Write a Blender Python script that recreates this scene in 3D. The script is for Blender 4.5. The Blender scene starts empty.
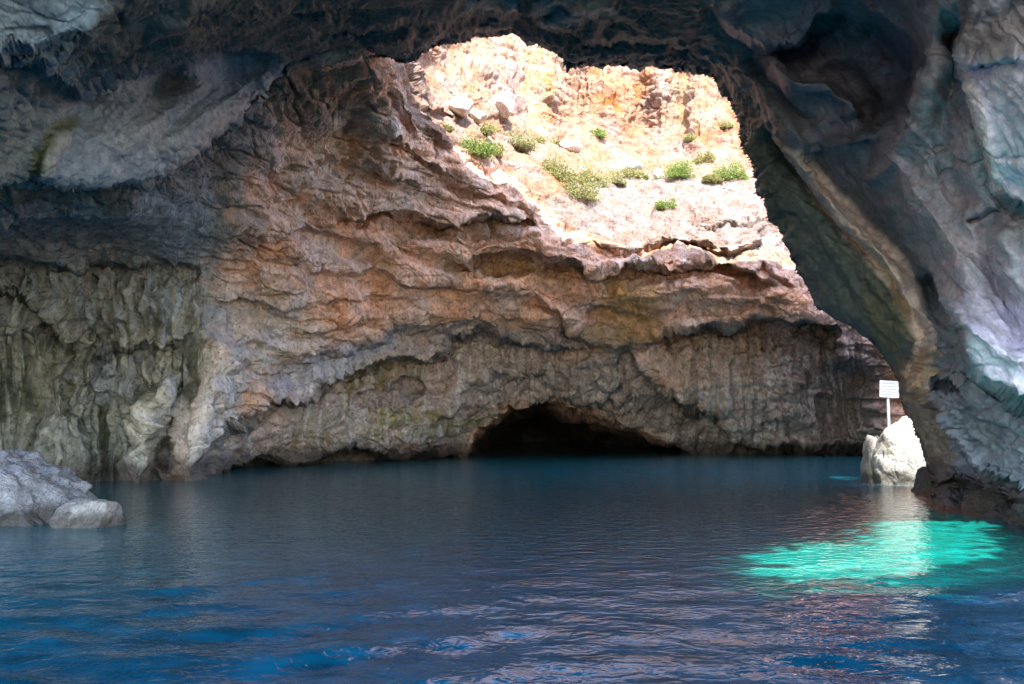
import bpy, math, random, time
import numpy as np
from mathutils import Vector
T0 = time.time()
_p = print
def print(*a):
    try: _p(*a)
    except Exception: pass
R = math.radians
rng = np.random.default_rng(7)
random.seed(7)
sc = bpy.context.scene
COL = sc.collection

# ------------------------------------------------------------------ camera geometry
W, H, F = 1024, 684, 887.0
CAMH = 2.2
PITCH = math.atan((416 - 342) / F)
CP, SP = math.cos(PITCH), math.sin(PITCH)
SUN = np.array([0.10, -0.63, 0.0]); SUN[2] = math.sqrt(1 - SUN[0]**2 - SUN[1]**2)

def at(px, py, D):
    """a direction seen from the boat, at D metres ahead -> world point"""
    px = np.asarray(px, float); py = np.asarray(py, float); D = np.asarray(D, float)
    xc = (px - 512) / F; yc = (342 - py) / F
    k = D / (CP - yc * SP)
    return np.stack([xc * k, D + 0 * xc, CAMH + (SP + yc * CP) * k], -1)

def dwater(py):
    yc = (342 - py) / F
    return -CAMH * (CP - yc * SP) / (SP + yc * CP)

# ------------------------------------------------------------------ noise
def _hash(ix, iy, iz, seed):
    h = (ix.astype(np.uint32) * np.uint32(374761393) + iy.astype(np.uint32) * np.uint32(668265263)
         + iz.astype(np.uint32) * np.uint32(2246822519) + np.uint32((seed * 3266489917) & 0xffffffff))
    h = (h ^ (h >> np.uint32(13))) * np.uint32(1274126177)
    h = (h ^ (h >> np.uint32(16))) * np.uint32(2654435769)
    return h ^ (h >> np.uint32(15))

def noise(P, seed=0):
    sh = P.shape[:-1]; P = P.reshape(-1, 3)
    i = np.floor(P).astype(np.int64); f = (P - i).astype(np.float32)
    u = f * f * f * (f * (f * 6 - 15) + 10)
    out = np.zeros(len(P), np.float32)
    for dx in (0, 1):
        wx = u[:, 0] if dx else 1 - u[:, 0]
        for dy in (0, 1):
            wy = u[:, 1] if dy else 1 - u[:, 1]
            for dz in (0, 1):
                wz = u[:, 2] if dz else 1 - u[:, 2]
                h = _hash(i[:, 0] + dx, i[:, 1] + dy, i[:, 2] + dz, seed)
                gx = (h & np.uint32(1023)).astype(np.float32) / 511.5 - 1
                gy = ((h >> np.uint32(10)) & np.uint32(1023)).astype(np.float32) / 511.5 - 1
                gz = ((h >> np.uint32(20)) & np.uint32(1023)).astype(np.float32) / 511.5 - 1
                out += wx * wy * wz * (gx * (f[:, 0] - dx) + gy * (f[:, 1] - dy) + gz * (f[:, 2] - dz))
    return (out * 1.4).reshape(sh)

def fbm(P, octv=4, gain=0.5, seed=0, ridged=False):
    s = 0; a = 1.0; n = 0
    for o in range(octv):
        v = noise(P * (2.03 ** o) + 17.3 * o, seed + o)
        if ridged: v = 1 - 2 * np.abs(v) - 0.55
        s = s + a * v; n += a; a *= gain
    return s / n

def worley(P, seed=0):
    """returns F1, F2, cell value"""
    sh = P.shape[:-1]; P = P.reshape(-1, 3)
    i = np.floor(P).astype(np.int64); f = (P - i).astype(np.float32)
    f1 = np.full(len(P), 9, np.float32); f2 = f1.copy(); cv = np.zeros(len(P), np.float32)
    for dx in (-1, 0, 1):
        for dy in (-1, 0, 1):
            for dz in (-1, 0, 1):
                h = _hash(i[:, 0] + dx, i[:, 1] + dy, i[:, 2] + dz, seed)
                qx = (h & np.uint32(1023)).astype(np.float32) / 1023 + dx - f[:, 0]
                qy = ((h >> np.uint32(10)) & np.uint32(1023)).astype(np.float32) / 1023 + dy - f[:, 1]
                qz = ((h >> np.uint32(20)) & np.uint32(1023)).astype(np.float32) / 1023 + dz - f[:, 2]
                d = qx * qx + qy * qy + qz * qz
                c = ((h >> np.uint32(7)) & np.uint32(255)).astype(np.float32) / 255
                near = d < f1
                f2 = np.where(near, f1, np.minimum(f2, d)); cv = np.where(near, c, cv); f1 = np.where(near, d, f1)
    return np.sqrt(f1).reshape(sh), np.sqrt(f2).reshape(sh), cv.reshape(sh)

def blocks(P, seed=0):
    """faceted broken-rock relief: every cell of rock is a tilted plane at its own height"""
    sh = P.shape[:-1]; P = P.reshape(-1, 3)
    i = np.floor(P).astype(np.int64); f = (P - i).astype(np.float32)
    f1 = np.full(len(P), 9, np.float32); f2 = f1.copy(); val = np.zeros(len(P), np.float32)
    for dx in (-1, 0, 1):
        for dy in (-1, 0, 1):
            for dz in (-1, 0, 1):
                h = _hash(i[:, 0] + dx, i[:, 1] + dy, i[:, 2] + dz, seed)
                qx = (h & np.uint32(1023)).astype(np.float32) / 1023 + dx - f[:, 0]
                qy = ((h >> np.uint32(10)) & np.uint32(1023)).astype(np.float32) / 1023 + dy - f[:, 1]
                qz = ((h >> np.uint32(20)) & np.uint32(1023)).astype(np.float32) / 1023 + dz - f[:, 2]
                d = qx * qx + qy * qy + qz * qz
                h2 = _hash(i[:, 0] + dx, i[:, 1] + dy, i[:, 2] + dz, seed + 91)
                a = (h2 & np.uint32(255)).astype(np.float32) / 127.5 - 1
                b = ((h2 >> np.uint32(8)) & np.uint32(255)).astype(np.float32) / 127.5 - 1
                c = ((h2 >> np.uint32(16)) & np.uint32(255)).astype(np.float32) / 127.5 - 1
                v = 0.5 * c + 0.7 * (a * qx + b * qz)
                near = d < f1
                f2 = np.where(near, f1, np.minimum(f2, d)); val = np.where(near, v, val); f1 = np.where(near, d, f1)
    e = np.sqrt(f2) - np.sqrt(f1)
    w = np.clip(e / 0.12, 0, 1)
    return (val * w - 0.35 * (1 - w)).reshape(sh)

def sstep(a, b, x):
    t = np.clip((x - a) / (b - a), 0, 1); return t * t * (3 - 2 * t)

# ------------------------------------------------------------------ traced curves
def pdist(px, py, pts, closed=False):
    """distance, nearest point, signed side (+ = right hand / below when drawn left to right), arc fraction"""
    pts = np.array(pts, float)
    if closed: pts = np.vstack([pts, pts[:1]])
    best = np.full(px.shape, 1e18); qx = np.zeros(px.shape); qy = np.zeros(px.shape)
    sg = np.zeros(px.shape); fr = np.zeros(px.shape)
    seg = np.hypot(*(pts[1:] - pts[:-1]).T); cum = np.concatenate([[0], np.cumsum(seg)]); tot = cum[-1]
    for k in range(len(pts) - 1):
        ax, ay = pts[k]; bx, by = pts[k + 1]; dx, dy = bx - ax, by - ay; L = dx * dx + dy * dy + 1e-9
        tr = ((px - ax) * dx + (py - ay) * dy) / L; t = np.clip(tr, 0, 1)
        cx, cy = ax + t * dx, ay + t * dy
        d = (px - cx) ** 2 + (py - cy) ** 2
        c = (dx * (py - ay) - dy * (px - ax))
        m = d < best - 1e-9
        best = np.where(m, d, best); qx = np.where(m, cx, qx); qy = np.where(m, cy, qy)
        sg = np.where(m, np.sign(c), sg); fr = np.where(m, (cum[k] + t * seg[k]) / tot, fr)
    return np.sqrt(best), qx, qy, sg, fr

def inside(px, py, pts):
    r = np.zeros(px.shape, bool); n = len(pts)
    for k in range(n):
        x1, y1 = pts[k]; x2, y2 = pts[(k + 1) % n]
        if y1 == y2: continue
        r ^= ((y1 > py) != (y2 > py)) & (px < (x2 - x1) * (py - y1) / (y2 - y1) + x1)
    return r

def smooth_line(pts, n=6):
    pts = np.array(pts, float); out = []
    P = np.vstack([2 * pts[0] - pts[1], pts, 2 * pts[-1] - pts[-2]])
    for k in range(1, len(P) - 2):
        for j in range(n):
            t = j / n; a, b, c, d = P[k - 1], P[k], P[k + 1], P[k + 2]
            out.append(0.5 * (2 * b + (c - a) * t + (2 * a - 5 * b + 4 * c - d) * t * t + (3 * b - a - 3 * c + d) * t ** 3))
    out.append(P[-2]); return np.array(out)

def box_sel(px, py, pts, pad):
    pts = np.array(pts); x0, y0 = pts.min(0) - pad; x1, y1 = pts.max(0) + pad
    return (px > x0) & (px < x1) & (py > y0) & (py < y1)

def lip(px, py, D, pts, A, L, w=3.0, up=0.0, U=12, jit=3.0, seed=0):
    """an overhanging edge: the rock on the + side of the curve steps back A metres and comes forward again over L"""
    pad = 5 * max(L, U) / 1.5
    m = box_sel(px, py, pts, pad)
    x, y = px[m], py[m]
    J = np.stack([x / 16, y / 16, np.full(x.shape, seed * 3.7)], -1)
    J2 = np.stack([x / 5, y / 5, np.full(x.shape, seed * 1.7)], -1)
    xx = x + jit * 1.2 * noise(J, 5); yy = y + jit * (1.6 * noise(J + 9, 6) + 0.7 * noise(J2, 8))
    d, _, _, sg, fr = pdist(xx, yy, pts)
    end = sstep(0, 0.10, fr) * sstep(1, 0.90, fr)
    s = d * sg
    f = np.where(s > 0, A * sstep(0, w, s) * np.exp(-np.maximum(s - w, 0) / L), -up * np.exp(-(np.minimum(s, 0) / U) ** 2)) * end
    f = np.where((s <= 0) & (fr > .001) & (fr < .999), f, f)
    D[m] += f

def ridge(px, py, D, pts, A, w, asym=1.0):
    """a rounded rib (A > 0 comes forward) following the curve; asym stretches its - side"""
    m = box_sel(px, py, pts, 3 * w * max(1, asym)); x, y = px[m], py[m]
    d, _, _, sg, fr = pdist(x, y, pts)
    ww = np.where(sg > 0, w, w * asym)
    D[m] -= A * np.exp(-(d / ww) ** 2) * sstep(0, 0.12, fr) * sstep(1, 0.88, fr)

def blob(px, py, D, cx, cy, rx, ry, A, rot=0):
    c, s = math.cos(rot), math.sin(rot)
    u = ((px - cx) * c + (py - cy) * s) / rx; v = (-(px - cx) * s + (py - cy) * c) / ry
    D -= A * np.exp(-(u * u + v * v))

class RBF:
    def __init__(self, pts, c=0.25):
        P = np.array(pts, float); self.X = P[:, :2] / 100; self.c = c
        n = len(P); d = self.k(self.X[:, None] - self.X[None])
        A = np.zeros((n + 3, n + 3)); A[:n, :n] = d - 1e-3 * np.eye(n)
        A[:n, n] = 1; A[:n, n + 1:] = self.X; A[n:, :n] = A[:n, n:].T
        self.w = np.linalg.solve(A, np.concatenate([P[:, 2], [0, 0, 0]]))
    def k(self, d): return np.sqrt((d ** 2).sum(-1) + self.c ** 2)
    def __call__(self, px, py):
        x, y = px / 100, py / 100
        out = self.w[-3] + self.w[-2] * x + self.w[-1] * y
        for (a, b), w in zip(self.X, self.w):
            out = out + w * np.sqrt((x - a) ** 2 + (y - b) ** 2 + self.c ** 2)
        return out

def grid_normals(V):
    gu = np.gradient(V, axis=1); gv = np.gradient(V, axis=0)
    n = np.cross(gv, gu); n /= np.linalg.norm(n, axis=-1, keepdims=True) + 1e-9
    return n

def blur(A, k):
    for ax in (0, 1):
        p = np.concatenate([np.repeat(A.take([0], ax), k, ax), A, np.repeat(A.take([-1], ax), k, ax)], ax)
        c = np.cumsum(p, ax); n = A.shape[ax]
        z = np.zeros_like(c.take([0], ax)); c = np.concatenate([z, c], ax)
        A = (c.take(range(2 * k + 1, 2 * k + 1 + n), ax) - c.take(range(0, n), ax)) / (2 * k + 1)
    return A

# ------------------------------------------------------------------ scene helpers
def tag(o, label=None, cat=None, group=None, kind=None):
    if label: o['label'] = label
    if cat: o['category'] = cat
    if group: o['group'] = group
    if kind: o['kind'] = kind
    return o

def mesh_obj(name, V, Fq, mat, parent=None, col=None, smooth=True, loc=None):
    me = bpy.data.meshes.new(name)
    V = np.asarray(V, np.float32); Fq = np.asarray(Fq, np.int32); k = Fq.shape[1]
    me.vertices.add(len(V)); me.vertices.foreach_set('co', V.ravel())
    me.loops.add(Fq.size); me.loops.foreach_set('vertex_index', Fq.ravel())
    me.polygons.add(len(Fq)); me.polygons.foreach_set('loop_start', np.arange(0, Fq.size, k, dtype=np.int32))
    me.polygons.foreach_set('use_smooth', np.full(len(Fq), smooth))
    me.update(calc_edges=True); me.validate()
    if col is not None:
        a = me.color_attributes.new('rock_colour', 'FLOAT_COLOR', 'POINT')
        c4 = np.ones((len(V), 4), np.float32); c4[:, :3] = np.clip(col, 0, 1); a.data.foreach_set('color', c4.ravel())
    me.materials.append(mat)
    o = bpy.data.objects.new(name, me); COL.objects.link(o)
    if parent: o.parent = parent
    if loc is not None: o.location = loc
    return o

def grid_faces(ny, nx, keep):
    i = np.arange((ny - 1) * (nx - 1)); r = i // (nx - 1); c = i % (nx - 1)
    a = r * nx + c; f = np.stack([a, a + nx, a + nx + 1, a + 1], -1)
    return f[keep.ravel()]

def sub_mesh(name, V, col, Fq, mat, **k):
    u, inv = np.unique(Fq, return_inverse=True)
    return mesh_obj(name, V[u], inv.reshape(Fq.shape), mat, col=None if col is None else col[u], **k)

# ------------------------------------------------------------------ materials
def new_mat(name):
    m = bpy.data.materials.new(name); m.use_nodes = True
    nt = m.node_tree; b = nt.nodes['Principled BSDF']; return m, nt, b

def rock_mat(name, fine=5.0, bump=0.6, dist=0.08, rough=0.85, spec=0.3, var=0.35, fleck=.45):
    m, nt, b = new_mat(name); N = nt.nodes; Lk = nt.links
    geo = N.new('ShaderNodeNewGeometry')
    at_ = N.new('ShaderNodeAttribute'); at_.attribute_name = 'rock_colour'
    n1 = N.new('ShaderNodeTexNoise'); n1.inputs['Scale'].default_value = fine; n1.inputs['Detail'].default_value = 9; n1.inputs['Roughness'].default_value = 0.68
    Lk.new(geo.outputs['Position'], n1.inputs['Vector'])
    n2 = N.new('ShaderNodeTexNoise'); n2.inputs['Scale'].default_value = fine * 0.22; n2.inputs['Detail'].default_value = 6
    Lk.new(geo.outputs['Position'], n2.inputs['Vector'])
    mr = N.new('ShaderNodeMapRange'); mr.inputs[1].default_value = 0.25; mr.inputs[2].default_value = 0.75
    mr.inputs[3].default_value = 1 - var; mr.inputs[4].default_value = 1 + var
    Lk.new(n1.outputs['Fac'], mr.inputs[0])
    mul = N.new('ShaderNodeVectorMath'); mul.operation = 'SCALE'
    n3 = N.new('ShaderNodeTexNoise'); n3.inputs['Scale'].default_value = fine * 2.6; n3.inputs['Detail'].default_value = 5; n3.inputs['Roughness'].default_value = .6
    Lk.new(geo.outputs['Position'], n3.inputs['Vector'])
    mr3 = N.new('ShaderNodeMapRange'); mr3.inputs[1].default_value = .32; mr3.inputs[2].default_value = .46; mr3.inputs[3].default_value = fleck; mr3.inputs[4].default_value = 1
    Lk.new(n3.outputs['Fac'], mr3.inputs[0])
    mq = N.new('ShaderNodeMath'); mq.operation = 'MULTIPLY'; Lk.new(mr.outputs[0], mq.inputs[0]); Lk.new(mr3.outputs[0], mq.inputs[1])
    Lk.new(at_.outputs['Color'], mul.inputs[0]); Lk.new(mq.outputs[0], mul.inputs['Scale'])
    hs = N.new('ShaderNodeHueSaturation')
    mr2 = N.new('ShaderNodeMapRange'); mr2.inputs[1].default_value = 0.3; mr2.inputs[2].default_value = 0.7
    mr2.inputs[3].default_value = 0.7; mr2.inputs[4].default_value = 1.3
    Lk.new(n2.outputs['Fac'], mr2.inputs[0]); Lk.new(mr2.outputs[0], hs.inputs['Saturation'])
    Lk.new(mul.outputs[0], hs.inputs['Color']); Lk.new(hs.outputs[0], b.inputs['Base Color'])
    # relief: grain, pits and cracks
    vo = N.new('ShaderNodeTexVoronoi'); vo.feature = 'DISTANCE_TO_EDGE'; vo.inputs['Scale'].default_value = fine * 0.45
    wv = N.new('ShaderNodeVectorMath'); wv.operation = 'MULTIPLY_ADD'
    cc = N.new('ShaderNodeTexNoise'); cc.inputs['Scale'].default_value = fine * 0.5; cc.inputs['Detail'].default_value = 3
    Lk.new(geo.outputs['Position'], cc.inputs['Vector'])
    wv.inputs[1].default_value = (0.9 / fine * 3,) * 3
    Lk.new(cc.outputs['Color'], wv.inputs[0]); Lk.new(geo.outputs['Position'], wv.inputs[2])
    Lk.new(wv.outputs[0], vo.inputs['Vector'])
    ck = N.new('ShaderNodeMapRange'); ck.inputs[1].default_value = 0.0; ck.inputs[2].default_value = 0.07; ck.inputs[3].default_value = -0.22; ck.inputs[4].default_value = 0
    Lk.new(vo.outputs['Distance'], ck.inputs[0])
    ad = N.new('ShaderNodeMath'); ad.operation = 'ADD'; Lk.new(n1.outputs['Fac'], ad.inputs[0]); Lk.new(ck.outputs[0], ad.inputs[1])
    bp = N.new('ShaderNodeBump'); bp.inputs['Strength'].default_value = bump; bp.inputs['Distance'].default_value = dist
    Lk.new(ad.outputs[0], bp.inputs['Height']); Lk.new(bp.outputs[0], b.inputs['Normal'])
    b.inputs['Roughness'].default_value = rough
    b.inputs['Specular IOR Level'].default_value = spec
    return m

M_cliff = rock_mat('cliff_limestone', fine=2.6, bump=1.0, dist=0.15, var=.6)
M_near = rock_mat('cave_limestone', fine=5.0, bump=0.55, dist=0.06, rough=0.62, spec=0.35, var=0.5, fleck=.75)
M_right = rock_mat('water_worn_limestone', fine=5.0, bump=0.45, dist=0.05, rough=0.55, spec=0.4, var=0.45, fleck=.85)
M_boulder = rock_mat('boulder_limestone', fine=8.0, bump=1.0, dist=0.07, var=0.45)

# ------------------------------------------------------------------ colour painting
class Paint:
    def __init__(self, px, py, base, P):
        self.px, self.py = px, py; self.c = np.zeros(px.shape + (3,), np.float32) + np.array(base, np.float32)
        self.wx = 14 * fbm(np.stack([px / 30, py / 30, 0 * px], -1), 4, 0.6, 40)
        self.wy = 14 * fbm(np.stack([px / 30, py / 30, 0 * px + 5], -1), 4, 0.6, 50)
        self.n = fbm(np.stack([px / 9, py / 9, 0 * px + 3], -1), 4, 0.6, 60)
    def poly(self, pts, col, soft=14, k=1.0, warp=1.0, breakup=0.0, streak=None):
        m = box_sel(self.px, self.py, pts, soft * 3 + 25)
        x = (self.px + warp * self.wx)[m]; y = (self.py + warp * self.wy)[m]
        d = pdist(x, y, pts, True)[0]; s = np.where(inside(x, y, pts), d, -d)
        a = sstep(-soft, soft, s + breakup * 25 * self.n[m]) * k
        if streak is not None: a = a * streak[m]
        self.c[m] += a[..., None] * (np.array(col, np.float32) - self.c[m])
    def mask(self, a, col):
        self.c += np.clip(a, 0, 1)[..., None] * (np.array(col, np.float32) - self.c)

# ================================================================== BACK AND LEFT CLIFF
CL = [(200,477,32),(240,472,35.5),(300,466,39),(400,462,43),(500,458,47),(600,457,49),(700,455,50),(800,455,50),(870,455,48),
 (300,400,37),(240,400,33.5),(400,400,42),(550,380,46),(700,400,46.5),(850,400,48),(300,300,35),(230,330,32.5),(450,300,40),(600,300,42.5),(750,300,43.5),(850,330,46),
 (350,200,35),(450,200,38.5),(530,215,40.5),(590,240,41.5),(650,250,42.5),(780,267,43.5),(830,300,45),
 (300,130,30.5),(360,110,31.5),(300,85,27.5),(345,75,27.5),(385,70,28.5),(388,98,31.5),(408,124,34.5),(448,150,38),(520,188,40.5),(330,200,34),
 (430,92,40),(460,115,42),(500,140,45),(540,172,45),(570,200,44),(620,215,45.5),(700,215,46),(760,230,46.5),
 (600,182,50),(700,182,51.5),(750,178,52.5),(540,140,52),(480,95,48),(430,60,45),(455,50,51),(520,60,57),(600,100,58),(700,100,58.5),(740,110,58),(640,150,57),(800,230,52),(880,200,55),
 (600,-120,64),(400,-120,56),(250,-120,44),(900,-120,60),(100,-120,28),(-250,-120,20),(300,40,25.8),(380,40,27),
 (190,400,31.3),(130,480,31),(60,480,30),(0,482,29.5),(-100,490,26.5),(-250,500,22),(100,300,30),(0,300,28.5),(-120,300,25),(200,265,31),(100,264,29.5),(0,257,27.5),
 (180,340,31),(100,380,31),(0,380,29.5),(100,225,26),(0,220,22.5),(200,220,29.5),(0,192,19),(100,190,22),(165,190,26),(-120,200,16),(-250,200,14),(200,160,27.5),(240,130,27.5),(250,200,30),(100,90,24),(0,90,20),
 (950,300,47),(950,455,46),(1100,300,40),(1250,300,34),(1250,470,32),(1100,460,39),(1100,-120,46),(1250,-120,38)]
f_cl = RBF(CL)

LIPS = [ # curve, A, L, w, up
 ([(585,236),(612,247),(640,248),(672,240),(700,243),(723,249),(756,242),(776,240)], 1.5, 14, 4, .3),
 ([(440,268),(487,260),(528,254),(560,261),(596,270),(630,265),(672,268),(702,261),(733,265),(763,277),(785,284)], 2.2, 13, 4, .4),
 ([(330,214),(384,209),(410,216),(446,222),(487,214),(528,216),(545,222)], 1.7, 10, 4, .4),
 ([(645,338),(670,329),(687,327),(725,324),(763,318),(794,322),(813,320),(845,330)], 5.2, 30, 4, .5),
 ([(560,328),(580,338),(596,344),(634,344),(664,331)], 1.4, 10, 3, .3),
 ([(515,302),(530,299),(543,301),(556,309),(565,322),(573,336)], 1.0, 6, 2.5, .3),
 ([(196,476),(203,462),(225,435),(245,421),(262,405),(274,396),(302,396),(323,381),(356,367),(397,359),(429,358),(454,342),(487,332),(511,341),(556,344),(600,348)], 3.6, 30, 4, .5),
 ([(262,378),(274,364),(298,351),(335,343),(376,335),(397,325),(421,327),(462,321),(490,318)], 1.1, 22, 8, .2),
 ([(352,410),(358,398),(364,392),(380,384),(413,378),(431,386)], 1.3, 16, 4, .3),
 ([(628,342),(633,352),(642,368),(661,395),(683,410),(706,411),(728,414)], 3.0, 24, 3, .5),
 ([(430,420),(462,412),(490,404),(512,396)], .8, 10, 4, .2),
 ([(-60,270),(0,286),(28,291),(51,318),(70,337),(94,356),(122,347),(164,345),(194,328)], 1.3, 14, 4, .4),
 ([(-60,254),(0,254),(37,258),(94,264),(140,266),(208,263)], 1.3, 12, 3.5, 0),
 ([(60,378),(90,384),(112,392),(132,420)], .6, 8, 3, .2),
 ([(398,56),(394,84),(396,98),(406,113),(420,131),(445,144),(458,150)], 1.0, 14, 5, .3),
 ([(458,150),(480,160),(500,170),(520,186),(545,206)], .3, 12, 5, 0),
 ([(262,236),(300,228),(350,240),(390,250)], .6, 10, 4, .2),
 ([(205,300),(240,296),(280,308),(330,300),(380,296)], .5, 9, 3, .2),
 ([(300,268),(340,276),(380,272),(420,284),(470,290)], .55, 9, 3, .2),
 ([(590,300),(620,312),(650,318),(690,300)], .6, 9, 3, .2),
 ([(230,345),(262,340),(300,330),(350,322)], .5, 8, 3, .2),
 ([(286,170),(320,160),(350,166),(390,172),(430,186)], .7, 9, 3, .3),
 ([(330,136),(360,126),(392,134),(424,160),(452,176)], .8, 9, 3, .3),
 ([(440,180),(470,190),(510,200),(540,214)], .6, 8, 3, .2),
 ([(690,226),(730,222),(776,230)], .5, 6, 3, .2),
 ([(760,262),(780,276),(806,284)], .8, 8, 3, .2),
 ([(420,104),(446,112),(470,118),(500,116)], .8, 6, 3, .4),
 ([(440,88),(470,98),(500,104),(520,118)], .8, 6, 3, .4),
 ([(600,190),(640,186),(680,188),(740,186)], .5, 5, 3, .2),
 ([(740,440),(770,420),(800,424),(830,410)], .6, 9, 4, .2),
]
def depth_cliff(px, py):
    D = f_cl(px, py)
    for k, (pts, A, L, w, up) in enumerate(LIPS):
        lip(px, py, D, smooth_line(pts, 4), A * .72, L, w * 1.5, up * .6, seed=k, jit=3.2)
    # the low black cave at the water, running far back under the cliff
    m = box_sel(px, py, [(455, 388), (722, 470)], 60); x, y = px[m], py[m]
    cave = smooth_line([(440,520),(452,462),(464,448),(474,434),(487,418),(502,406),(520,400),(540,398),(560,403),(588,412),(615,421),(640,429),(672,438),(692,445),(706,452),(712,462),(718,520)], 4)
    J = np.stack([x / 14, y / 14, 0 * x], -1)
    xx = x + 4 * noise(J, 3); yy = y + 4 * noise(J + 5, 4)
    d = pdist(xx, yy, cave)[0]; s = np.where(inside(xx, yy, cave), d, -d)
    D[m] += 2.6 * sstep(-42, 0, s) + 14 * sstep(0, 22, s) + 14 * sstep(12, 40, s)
    # shelf of dark rock hanging inside the mouth of that cave
    # low undercuts along the rest of the waterline
    for pts, A in (([(206,474),(230,464),(262,462),(290,463),(312,458),(330,450),(350,444),(372,452),(400,455),(455,452),(470,450)], 3.2),
                   ([(708,456),(724,455),(738,449),(786,447),(830,448),(870,447)], 2.6)):
        m = box_sel(px, py, pts, 40); x, y = px[m], py[m]
        J = np.stack([x / 12, y / 12, 0 * x], -1)
        d, _, _, sg, fr = pdist(x, y + 2.5 * noise(J, 11), smooth_line(pts, 4)); s = d * sg
        D[m] += A * sstep(-2, 7, s) * sstep(0, .05, fr) * sstep(1, .95, fr)
    # the pale leaning slab and the buttress at the foot of the left wall
    ridge(px, py, D, smooth_line([(134,520),(137,470),(146,420),(160,392),(176,372)]), 1.5, 12, .7)
    ridge(px, py, D, smooth_line([(196,520),(200,470),(212,420),(228,370),(236,330)]), 1.3, 22, 1.3)
    ridge(px, py, D, smooth_line([(165,470),(172,430),(186,380)]), -1.2, 8)
    for cx, cy, rx, ry, A in ((545,315,26,16,.9),(500,285,60,14,.7),(360,300,40,26,.7),(420,246,40,14,.7),(690,285,50,18,.8),(770,300,30,14,.6),
                              (640,258,46,9,.9),(690,370,30,34,1.0),(760,390,40,45,.9),(300,250,40,30,.7),(390,420,40,26,.9),(330,430,24,20,.7),
                              (430,440,34,14,.6),(560,370,44,22,.7),(470,410,34,20,.6),(345,190,40,20,.8),(445,165,30,12,.6),(840,400,24,44,-1.6),
                              (60,420,30,60,.8),(30,330,30,16,.7),(110,320,20,16,.8),(150,300,20,30,.8),(620,210,60,12,.6),(730,212,50,12,.6),
                              (446,106,12,7,1.2),(494,104,14,7,1.2),(476,80,12,12,1.0),(545,95,10,40,1.6),(600,80,14,24,1.2),(660,90,10,36,1.2),(700,120,12,30,1.2),(575,105,9,36,-1.2),(640,112,12,34,-1.0),(684,100,8,36,-1.0)):
        blob(px, py, D, cx, cy, rx, ry, A)
    return D

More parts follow.
